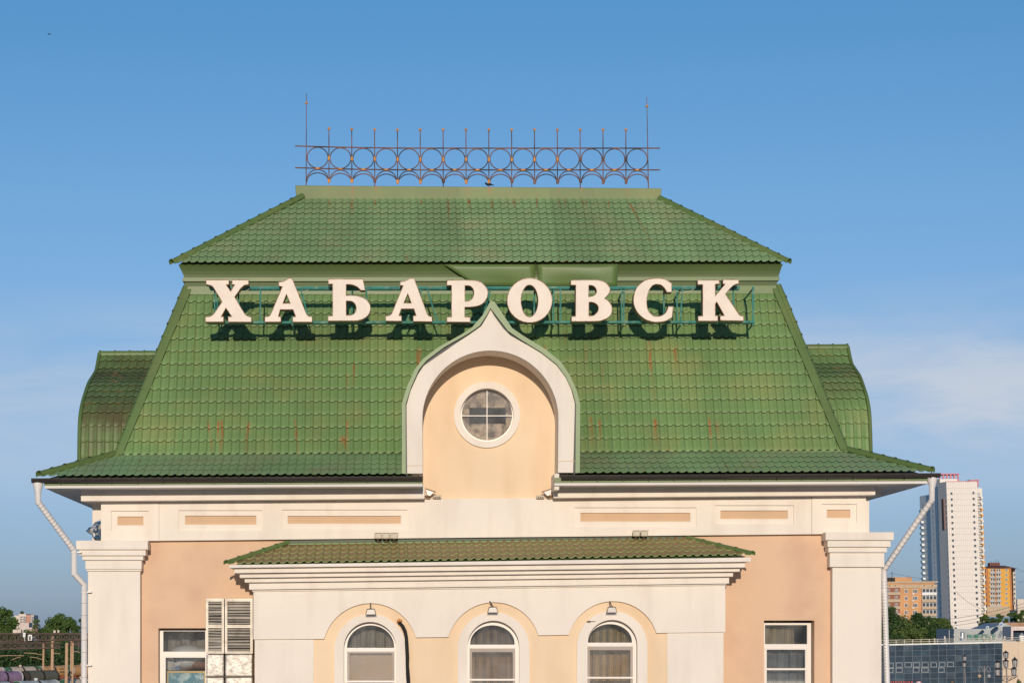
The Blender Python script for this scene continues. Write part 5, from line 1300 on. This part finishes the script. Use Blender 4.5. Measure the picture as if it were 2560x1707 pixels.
# x of a vertical line at the tower drifts with height in the picture: use world x
def tw(px0, py, w_, h_, mull=1, D=DT-.05):
    x = W(px0, 1400, D).x; z = zpx(py, D); o = fwin(tow, 2400, 1400, w_, h_, D, mull); p = Vector((x, W(px0,1400,D).y, z)); o.location = p-parent_world(tow)
for k in range(24):
    y = 1233+k*14.66
    if y < 1575: tw(2384, y, 1.25, 1.45, 0); tw(2439, y-1, 1.25, 1.45, 0)
for k in range(22):
    y = 1236+k*14.66
    x0 = W(2450,1400,DT); x1 = W(2464,1400,DT); z = zpx(y)
    q = MB(); q.box((x0.x+.6, x0.y+4.8, z-.9), (x1.x-.3, x0.y+6, z+1.25)); q.build('balcony_glazing', m_balc, tow)
    q = MB(); q.box((x0.x+2.0, x0.y+2.2, z-1.9), (x1.x+.35, x0.y+6, z-.95)); q.build('balcony', m_orange if k > 1 and k % 5 != 4 else m_tow, tow)
    q = MB(); q.box((x0.x+.05, x0.y+3.2, z-2.05), (x0.x+1.9, x0.y+5.9, z-1.6)); q.build('balcony_ledge', m_tow, tow)
q = MB()
def pf(px0, px1, py0, py1, D, n):
    a_, b_ = W(px0, 1400, D), W(px1, 1400, D); z0, z1 = zpx(py1, D), zpx(py0, D)
    q.box((a_.x-.6,a_.y-.4,z1-.5), (b_.x+.6,a_.y+9,z1))
    for k in range(n+1): x = a_.x+(b_.x-a_.x)*k/n; q.box((x-.4,a_.y,z0), (x+.4,a_.y+.6,z1-.501)); q.box((x-.4,a_.y+8,z0), (x+.4,a_.y+8.6,z1-.501))
pf(2347,2402,1183,1205,DT+20,6); pf(2434,2451,1199,1216,DT+3,3); 
q.build('roof_frame', m_pink, tow)
q = MB(); a_ = W(2372,1400,DT); b_ = W(2434,1400,DT); q.box((a_.x,a_.y-.1,zpx(1203.3)), (b_.x,a_.y+.4,zpx(1202))); q.build('parapet', m_pink, tow)
q = MB(); q.add(tpoly(2356,2400,zpx(1192),DT+14.5,10,TE), BOX); q.build('penthouse', m_tow, tow)

# orange brick block
m_obr, n1, l1, b1, mix1, mr1, no1, cu1, ge1 = mat('orange_brick', (.62,.33,.155), .9, 0, .10, .25, 0, 40, .2, (.55,.30,.16), .15, .45, .6)
m_obr2 = M('tan_concrete_band', (.52,.40,.28), .9); m_loggia = M('red_brown_loggia', (.30,.12,.08), .9)
DO = 955; ob = empty('brick_block', W(2280,1580,DO), 'orange brick apartment block with glazed balconies left of the white tower', 'building')
q = MB(); xbox(q,2180,2344,1455,1700,DO,14); q.build('wall', m_obr, ob)
q = MB(); xbox(q,2225,2280,1442.5,1454.8,DO+4,8); q.build('roof_hut', m_obr, ob)
q = MB(); xbox(q,2225,2238,1443.5,1454.9,DO+3.5,.4); q.build('hut_shutter', m_under, ob)
q = MB(); xbox(q,2182,2343,1462,1468,DO-.12,.11); q.build('concrete_band', m_obr2, ob)
q = MB(); xbox(q,2180,2345,1453.5,1455.5,DO-.3,14.6); q.build('parapet', m_obr2, ob)
for k in range(6):
    y = 1477+k*17.6
    fwin(ob, 2265.5, y, 1.3, 1.5, DO-.02, 1); fwin(ob, 2288, y, 1.9, 1.5, DO-.02, 2)
    q = MB(); xbox(q,2180,2250,y-8,y+2.5,DO-.3,.29); q.build('loggia', m_loggia, ob)
    for px in (2221,2241): fwin(ob, px, y, 1.2, 1.5, DO-.33, 1)
    q = MB(); xbox(q,2180,2251,y+3,y+9.5,DO-1.1,1.0); q.build('balcony', m_obr2, ob)
    for px in (2310,2319,2328,2337): fwin(ob, px, y-1.5, 1.42, 1.6, DO-.92, 0)
    q = MB(); xbox(q,2305,2342,y+3,y+9.5,DO-1.2,1.15); q.build('balcony', m_wfr if k == 0 else m_obr2, ob)
    q = MB(); xbox(q,2281,2285,y+5.2,y+8,DO-.5,.45); q.build('air_conditioner', m_wfr, ob)
for px in (2222,2237,2309.5,2329): q = MB(); xbox(q,px,px+2,1461.5,1464.5,DO-.2,.1); q.build('vent_hole', m_under, ob)
wire([W(2230.5,1455,DO+2), W(2230,1429,DO+2)], .12, m_under, 'black aerial mast on the orange brick block', 'aerial')
for (xa, ya, xb, yb, i) in ((2230,1430,2212,1443,'left'),(2230,1432,2312,1448,'right')): wire([W(xa,ya,DO+2), W(xb,yb,DO+2)], .05, m_under, 'guy wire stretching %s from the aerial mast' % i, 'cable')
# yellow and orange block
m_yel = M('yellow_render', (.68,.36,.07), .85, 0, .05, .1); m_ora = M('rust_orange_render', (.50,.20,.08), .85, 0, .05, .1); m_roofb = M('brown_red_roof', (.16,.06,.05), .8); m_lgrey = M('grey_balcony', (.42,.42,.42), .7)
DY = 1400; yb = empty('yellow_block', W(2500,1580,DY), 'yellow and orange apartment block with a dark red roof right of the tower', 'building')
q = MB(); xbox(q,2466,2531,1419.5,1524,DY,22,.1); q.build('wall', m_yel, yb)
q = MB(); xbox(q,2464,2473.5,1419.5,1514,DY-.4,.39); xbox(q,2524,2531.5,1419.5,1524,DY-.4,.39); q.build('corner_band', m_ora, yb)
q = MB(); xbox(q,2531.7,2541,1421,1524,DY+8,16,.1); q.build('side_bay', m_fpale, yb)
q = MB(); a_ = W(2462,1419,DY-1); b_ = W(2545,1421,DY-1); zt_ = W(2500,1412,DY).z
q.add([a_, b_, b_+Vector((2,24,0)), a_+Vector((2,24,0)), Vector((a_.x+5,a_.y+11,zt_)), Vector((b_.x-5,a_.y+11,zt_))], [(0,1,5,4),(1,2,5),(2,3,4,5),(3,0,4),(3,2,1,0)]); q.build('roof', m_roofb, yb)
q = MB(); xbox(q,2474,2500,1406,1413.5,DY+8,8,.1); q.build('roof_hut', m_roofb, yb)
for px in (2478,2484,2490,2496): q = MB(); q.tube([W(px,1406,DY+10), W(px,1399+(px%5),DY+10)], .12, 4); q.build('aerial', m_under, yb)
for k in range(8):
    y = 1424.5+k*11.75
    q = MB(); xbox(q,2474.5,2503.5,y+4,y+8.6,DY-1.2,1.19); q.build('balcony', m_lgrey, yb)
    for px in (2479,2484.5,2493,2498.5): fwin(yb, px, y, 1.2, 1.5, DY-.02, 0)
    fwin(yb, 2516, y, 1.35, 1.45, DY-.02, 1)
    fwin(yb, 2536, y, 1.2, 1.6, DY+7.9, 0)
q = MB(); xbox(q,2489,2490.5,1421,1514,DY-1.25,.3); q.build('red_stripe', m_ora, yb)
q = MB(); xbox(q,2467,2525,1515,1540,DY-6,5.6); tag(q.build('retaining_wall', m_obr2), 'long tan retaining wall below the yellow apartment block', 'wall')
q = MB(); xbox(q,2543,2620,1497,1560,1500,20); tag(q.build('low_building', m_fpale), 'pale low building at the right edge behind the trees', 'building')

# trees on the right slope
tree(2228, 1511, 700, 128, 15, 1, 'tall dark tree right of the station corner, below the brick block', 21, clumps=56, leaves=170)
tree(2303, 1524, 680, 96, 12, 1, 'dark tree in front of the brick block, lower than its left neighbour', 22, clumps=44, leaves=160)
tree(2352, 1538, 690, 92, 11, 0, 'rounded green tree at the foot of the white tower', 23, clumps=40, leaves=160)
tree(2268, 1552, 640, 120, 9, 2, 'low wide olive tree behind the glass building railing', 24, clumps=40, leaves=160)
tree(2216, 1556, 630, 90, 9, 1, 'low dark tree touching the right station corner', 25, clumps=34, leaves=150)
tree(2335, 1567, 640, 90, 7, 1, 'low dark tree just above the roof railing', 26, clumps=30, leaves=140)
tree(2464, 1530, 900, 42, 10, 0, 'small tree between the tower and the retaining wall', 27, clumps=22, leaves=110)
tree(2502, 1531, 900, 44, 8, 0, 'leafy tree in front of the retaining wall', 28, clumps=22, leaves=110)
tree(2532, 1524, 880, 44, 10, 0, 'dark tree below the yellow block', 29, clumps=24, leaves=120)
tree(2556, 1502, 860, 44, 15, 0, 'tall tree at the right edge of the picture', 30, clumps=30, leaves=130)
tree(2478, 1545, 860, 70, 7, 1, 'low tree above the grey plant-room roof', 31, clumps=24, leaves=110)

# ---- glass-fronted hall with roof plant
DG = 400
m_gl = []
for i, c in enumerate(((.030,.055,.085), (.045,.075,.105), (.065,.095,.125))): m_gl.append(M('dark_blue_glazing_%s' % 'abc'[i], c, .14, 0, .35, .9, 0, 40, .9))
m_mull = M('blue_grey_mullion', (.15,.19,.23), .5); m_beige = M('beige_cladding', (.70,.55,.40), .85, 0, .04, .3)
hall = empty('glass_hall', W(2390,1700,DG), 'long dark blue glass-fronted hall with a beige end wall', 'building')
def gy(px): return 1612.5-6.5*(px-2215)/290
q = MB(); a_, b_ = W(2190,gy(2215),DG), W(2600,gy(2505),DG)
q.box((a_.x, a_.y+.3, 0), (b_.x, a_.y+38, b_.z-.3)); q.build('core', M('grey_roof', (.25,.26,.28), .9), hall)
q = MB(); q.prism([(2505,1603),(2620,1601.5),(2620,1800),(2505,1800)], (), DG+CAMY-.15, DG+CAMY+.29); q.build('end_wall', m_beige, hall)
q = MB(); q.prism([(2185,1609.5),(2505,1603),(2505,1606.5),(2185,1613.2)], (), DG+CAMY-.2, DG+CAMY+.25); q.build('parapet', m_wfr, hall)
q = MB(); q.prism([(2504.4,1607),(2506.6,1607),(2506.6,1800),(2504.4,1800)], (), DG+CAMY-.25, DG+CAMY-.16); q.build('corner_post', m_mull, hall)
q = MB(); q.prism([(2546,1603),(2547,1603),(2547,1800),(2546,1800)], (), DG+CAMY-.17, DG+CAMY-.155); q.build('cladding_joint', m_seam, hall)
colx = [2192,2216.5,2238.5,2260,2281.5,2303.5,2325,2346.5,2367,2388,2408.5,2428,2448,2467.5,2486,2504]
pr_ = random.Random(3)
for i in range(len(colx)-1):
    for j in range(8):
        xa, xb = colx[i]+.5, colx[i+1]-.5; s0 = gy(xa); ya = s0+j*14.2+.6; yb2 = s0+(j+1)*14.2-.5
        dep = pr_.uniform(-.01,.01); q = MB(); q.prism([(xa,ya),(xb,ya-.3),(xb,yb2-.3),(xa,yb2)], (), DG+CAMY-.05+dep, DG+CAMY+.05); q.build('pane', m_gl[0 if pr_.random() < .62 else (1 if pr_.random() < .8 else 2)], hall)
    q = MB(); q.prism(rct(colx[i]-.35,gy(colx[i])+.5,colx[i]+.35,1800), (), DG+CAMY-.10, DG+CAMY+.05); q.build('mullion', m_mull, hall)
for j in range(1,9):
    q = MB(); q.prism([(2190,gy(2190)+j*14.2-.3),(2504,gy(2504)+j*14.2-.3),(2504,gy(2504)+j*14.2+.3),(2190,gy(2190)+j*14.2+.3)], (), DG+CAMY-.085, DG+CAMY+.05); q.build('transom', m_mull, hall)
m_frl = M('pale_opening_frame', (.42,.46,.50), .5)
for (x0,y0,w_) in ((2219,1657,15),(2240,1655.5,16),(2262,1655,17),(2283,1655,17),(2305,1655,16),(2327,1655,15),(2348,1654.5,15),(2369,1654,15),(2219,1669,14),(2240,1668.5,16),(2304,1668,17),(2283,1668,15),(2346,1668,15)):
    q = MB(); q.prism(rct(x0,y0,x0+w_,y0+11.5), [rct(x0+.9,y0+.9,x0+w_-.9,y0+10.6)], DG+CAMY-.16, DG+CAMY-.11); q.build('opening_light', m_frl, hall)
q = MB()
zzz = MB()
for k in range(9):
    x = 2224+k*6.6; q.prism([(x,1702.8+.1*(k%2)),(x+5.2,1702.5),(x+5.2,1704),(x+3.6,1704),(x+3.6,1712),(x+1.6,1712),(x+1.6,1704),(x,1704)] if k%3 else [(x,1702.8),(x+1.6,1702.8),(x+1.6,1706),(x+3.6,1706),(x+3.6,1702.8),(x+5.2,1702.8),(x+5.2,1712),(x,1712)], (), DG+CAMY-.45, DG+CAMY-.3)
tag(q.build('shop_sign', M('red_sign_letters', (.62,.03,.03), .5)), 'tops of red sign letters on the glass hall at the bottom edge', 'sign')
q = MB(); q.prism(circ((2297,1709), 7.5, 24), (), DG+CAMY-.5, DG+CAMY-.3); lg = q.build('round_logo', M('red_logo_rim', (.60,.05,.06), .5)); tag(lg, 'round red, white and blue emblem beside the red sign letters', 'sign')
q = MB(); q.prism(circ((2297,1709), 6.4, 24), (), DG+CAMY-.52, DG+CAMY-.501); q.build('white_disc', m_wfr, lg)
q = MB(); q.prism(rct(2291,1705,2303,1709), (), DG+CAMY-.54, DG+CAMY-.521); q.build('blue_band', M('blue_logo_band', (.08,.15,.45), .5), lg)
# railing along the roof edge
rail = empty('roof_railing', W(2380,1606,DG+.6), 'pale steel railing along the edge of the glass hall roof', 'railing')
m_railg = M('cream_railing_paint', (.66,.58,.48), .6)
for dy in (-11.2, -6.2):
    q = MB(); q.tube([W(2190,gy(2190)+dy-2,DG+.8), W(2600,gy(2600)+dy-2+1.0,DG+.8)], .045, 5); q.build('rail', m_railg, rail)
for k in range(19):
    x = 2199+k*20.7; q = MB(); wd = .06
    q.tube([W(x,gy(x)-13.2,DG+.8), W(x,gy(x)-1.5,DG+.8)], wd, 5); q.build('post', m_railg, rail)
for x, hh in ((2336.5,14),(2362,19),(2460,16),(2478,17),(2512,16)):
    q = MB(); xbox(q, x-1.8, x+2.2, gy(x)-hh-1, gy(x)-2, DG+1.4, .3); q.build('pier', m_railg, rail)
# plant on the roof
m_gmet = M('grey_plant_metal', (.30,.32,.33), .5, .2, .1, .4); m_tnk = M('silver_tank', (.55,.55,.54), .35, .5, .1, .5); m_bl = M('blue_drum', (.08,.22,.42), .5); m_gnet = M('green_mesh', (.06,.20,.14), .8, 0, .4, 1.5, col2=(.25,.30,.28), c2s=1.2, c2lo=.45, c2hi=.6)
q = MB(); a_ = [W(2372,1571,470), W(2500,1566,470), W(2500,1596,450), W(2372,1604,450)]; q.prism([(2385,1570.5),(2470,1571.5),(2512,1556),(2540,1570),(2540,1606),(2385,1606)], (), 460+CAMY, 475+CAMY); tag(q.build('plant_room', m_gmet), 'grey sloping-roofed plant room on top of the glass hall', 'plant room')
q = MB(); xbox(q,2475,2580,1556,1565,478,8); tag(q.build('plant_screen', M('rusty_plant_screen', (.42,.24,.15), .8, 0, .25, .6)), 'rusty brown screen wall behind the plant room', 'screen')
q = MB(); q.prism([(2527.5,1565),(2570,1565),(2600,1565),(2600,1600),(2572,1600),(2572,1575),(2533,1575),(2533,1599),(2527.5,1599)], (), 430+CAMY, 436+CAMY); tag(q.build('roof_portal', M('pink_white_cladding', (.70,.58,.54), .8)), 'pinkish white framed rooftop pavilion at the right edge', 'pavilion')
q = MB(); xbox(q,2533.2,2571.8,1575.2,1600,432,2); tag(q.build('pavilion_glazing', m_gl[0]), 'dark glazing inside the pinkish rooftop pavilion', 'window')
for (cx, cyy, rr_, lb) in ((2469,1568,4.2,'smaller round white and blue exhaust fan on the plant roof'),(2503.5,1560,5.4,'larger round white and blue exhaust fan on the plant roof')):
    rf = empty('roof_fan', W(cx, cyy+rr_, 455), lb, 'fan', 'round exhaust fans on the plant roof'); k_ = 455/FPX
    q = MB(); q.tube([W(cx,cyy,452), W(cx-1,cyy,456)], rr_*k_, 18); q.build('drum', m_tnk, rf, smooth=True)
    q = MB(); q.tube([W(cx,cyy,451.98), W(cx,cyy,451.9)], [rr_*k_, rr_*k_*.96], 18); q.build('rim', m_wfr, rf)
    q = MB(); q.tube([W(cx,cyy,451.85), W(cx,cyy,451.8)], rr_*k_*.62, 14); q.build('hub', m_bl, rf)
q = MB(); q.tube([W(2406,1595,440), W(2406,1581,440)], .42, 14); q.ball(W(2406,1581,440), .42, 14, 6, (1,1,.5)); tag(q.build('steel_tank', m_tnk, None, smooth=True), 'upright silver tank on the hall roof', 'tank')
q = MB(); q.tube([W(2404,1601,425), W(2404,1594,425)], .38, 12); tag(q.build('barrel', m_bl, None, smooth=True), 'blue barrel standing on the hall roof', 'barrel')
q = MB(); xbox(q,2419,2490,1585,1598,436,.4); tag(q.build('mesh_screen', m_gnet), 'patchy green mesh screen on the hall roof', 'screen')
for i, (x, yt, yb2, lb) in enumerate(((2373,1574,1605,'tall white mast on the hall roof, nearest the trees'),(2386,1567,1592,'white mast with a lantern on the hall roof'),(2398,1575,1603,'tall white mast beside the silver tank'),(2475,1574,1600,'short white mast by the green mesh'))):
    q = MB(); q.tube([W(x,yb2,420), W(x,yt,420)], .06, 5)
    if i == 1: q.tube([W(x,1589,420), W(x,1584.5,420)], [.12,.2], 8)
    tag(q.build('mast', m_railg), lb, 'mast')
q = MB(); q.tube([W(2394,1584,424), W(2412,1601,424)], .06, 5); tag(q.build('brace', m_wfr), 'slanting white brace by the blue barrel', 'pole')
lad = empty('ladder', W(2500,1592,440), 'metal ladder leaning on the plant room roof', 'ladder')
for dx in (0, 5.5): q = MB(); q.tube([W(2495+dx,1592,440), W(2507+dx,1567,440)], .05, 4); q.build('side_rail', m_railg, lad)
for k in range(7): t = k/7; q = MB(); q.tube([W(2495+12*t,1592-25*t,440), W(2500.5+12*t,1592-25*t,440)], .035, 4); q.build('rung', m_railg, lad)
q = MB(); xbox(q,2549,2560,1587,1602,412,.8); q.add([W(2548,1587,411.8), W(2561,1587,411.8), W(2554.5,1580,412.2), W(2554.5,1587,413)], [(0,1,2),(1,3,2),(3,0,2)]); tag(q.build('roof_vent', m_tnk), 'small gabled metal roof vent at the right edge', 'vent')
# overhead wires on the right
for i, (xa, ya, xb, yb2, D) in enumerate(((2330,1552,2575,1503,560),(2345,1560,2575,1511,560),(2360,1566,2560,1522,560),(2390,1478,2450,1520,700),(2545,1420,2565,1426,900),(2545,1452,2565,1449,900))):
    wire(sag(W(xa,ya,D), W(xb,yb2,D), .6), .045, m_under, ['lowest','middle','upper','steepest','high right','right edge'][i]+' overhead wire crossing the right background', 'cable')

# street lamps in front of the glass hall
m_post = M('grey_lamp_post', (.22,.21,.21), .5, .2, .1, 3); m_lant = M('milky_lantern_glass', (.48,.46,.47), .3, 0, .12, 2); m_lcap = M('black_lantern_iron', (.035,.03,.035), .5)
DL = 250; kL = DL/FPX
def lantern(root, px, yt, yb2, w_):     # hexagonal lantern: glass body, ribs and pointed cap
    c = W(px, yb2, DL); h_ = (yb2-yt)*kL; r1 = w_*kL/2
    q = MB(); q.tube([c, c+Vector((0,0,h_*.62))], [r1*.72, r1*.92], 6); g_ = q.build('lantern_glass', m_lant, root)
    q = MB(); q.tube([c+Vector((0,0,h_*.62)), c+Vector((0,0,h_*.66)), c+Vector((0,0,h_*.86)), c+Vector((0,0,h_))], [r1*1.15, r1*1.12, r1*.3, .01], 6); q.tube([c-Vector((0,0,.08)), c], [r1*.3, r1*.8], 6)
    for k in range(6):
        an = math.pi*2*k/6; 
        q.tube([c+Vector((math.cos(an)*r1*.74, math.sin(an)*r1*.74, 0)), c+Vector((math.cos(an)*r1*.94, math.sin(an)*r1*.94, h_*.62))], .02, 4)
    q.build('lantern_cap', m_lcap, root)
def post(root, px, yt, rr_=.09):
    a_ = W(px, yt, DL); q = MB(); q.tube([a_, Vector((a_.x,a_.y,a_.z*.5)), Vector((a_.x,a_.y,1.2)), Vector((a_.x,a_.y,0))], [rr_*.6, rr_, rr_*1.2, rr_*2.2], 10); q.build('post', m_post, root, smooth=True)
l1_ = empty('street_lamp', Vector((W(2412,1700,DL).x, W(2412,1700,DL).y, 0)), 'grey street lamp with two stacked lanterns in front of the glass hall', 'street lamp')
post(l1_, 2411.5, 1664, .10); lantern(l1_, 2411.8, 1634, 1650, 11); lantern(l1_, 2410.5, 1650, 1666, 11)
q = MB(); q.tube([W(2411.5,1687,DL), W(2411.5,1684,DL)], [.16,.2], 10); q.build('collar', m_post, l1_)
l2_ = empty('street_lamp', Vector((W(2460,1700,DL).x, W(2460,1700,DL).y, 0)), 'double-armed street lamp with scrolled arms and hanging heart-shaped lights', 'street lamp')
post(l2_, 2460.5, 1664, .12)
for s in (-1, 1):
    c = W(2460.5, 1668, DL)
    pts = [W(2460.5+s*1.5,1679,DL), W(2460.5+s*5,1669,DL), W(2460.5+s*9,1665,DL), W(2460.5+s*13,1667,DL), W(2460.5+s*15.5,1673,DL), W(2460.5+s*14.5,1678,DL), W(2460.5+s*11,1679,DL), W(2460.5+s*9,1676,DL), W(2460.5+s*10.5,1673,DL)]
    q = MB(); q.tube(pts, .035, 5); q.tube([W(2460.5+s*12,1679,DL), W(2460.5+s*12,1685,DL)], .03, 5); q.build('arm', m_post, l2_, smooth=True)
    q = MB(); c = W(2460.5+s*12, 1689, DL); q.tube([c+Vector((0,0,.17)), c+Vector((0,0,.12)), c, c-Vector((0,0,.13)), c-Vector((0,0,.2))], [.08,.19,.185,.09,.01], 12); q.build('lamp_head', M('amber_white_globe', (.72,.52,.30), .3) if s < 0 else m_lant, l2_, smooth=True)
l3_ = empty('street_lamp', Vector((W(2516,1700,DL).x, W(2516,1700,DL).y, 0)), 'large black candelabra street lamp with six lanterns at the bottom right', 'street lamp')
post(l3_, 2515.5, 1660, .10)
for (px, yt, yb2) in ((2515,1624,1644),(2515,1643,1667),(2493.5,1648,1668),(2494,1664,1687),(2537.5,1640,1666),(2535,1663,1687)): lantern(l3_, px, yt, yb2, 14.5)
q = MB(); q.tube([W(2500,1671,DL), W(2530,1671,DL)], .03, 5); q.tube([W(2487,1690,DL), W(2544,1688,DL)], .035, 5)
for s in (-1, 1):
    for (x0, y0, r_) in ((6,1695,4.5),(14,1693.5,3.5),(21,1692,2.5)):
        q.tube([W(2515.5+s*(x0+math.cos(a_*.7)*r_*(1-a_*.07)), y0+math.sin(a_*.7)*r_*(1-a_*.07), DL) for a_ in range(10)], .028, 4)
    q.tube([W(2515.5,1704,DL), W(2515.5+s*12,1698,DL), W(2515.5+s*28,1690,DL)], .035, 5)
q.build('scrollwork', m_lcap, l3_)
tree(2381, 1697, 230, 16, 1.2, 1, 'small leafy treetop poking up before the glass hall at the bottom edge', 41, clumps=12, leaves=60, lsz=.16)
tree(2545, 1695, 230, 18, 1.2, 0, 'small leafy treetop beneath the candelabra lamp', 42, clumps=12, leaves=60, lsz=.16)
bpy.context.view_layer.update()
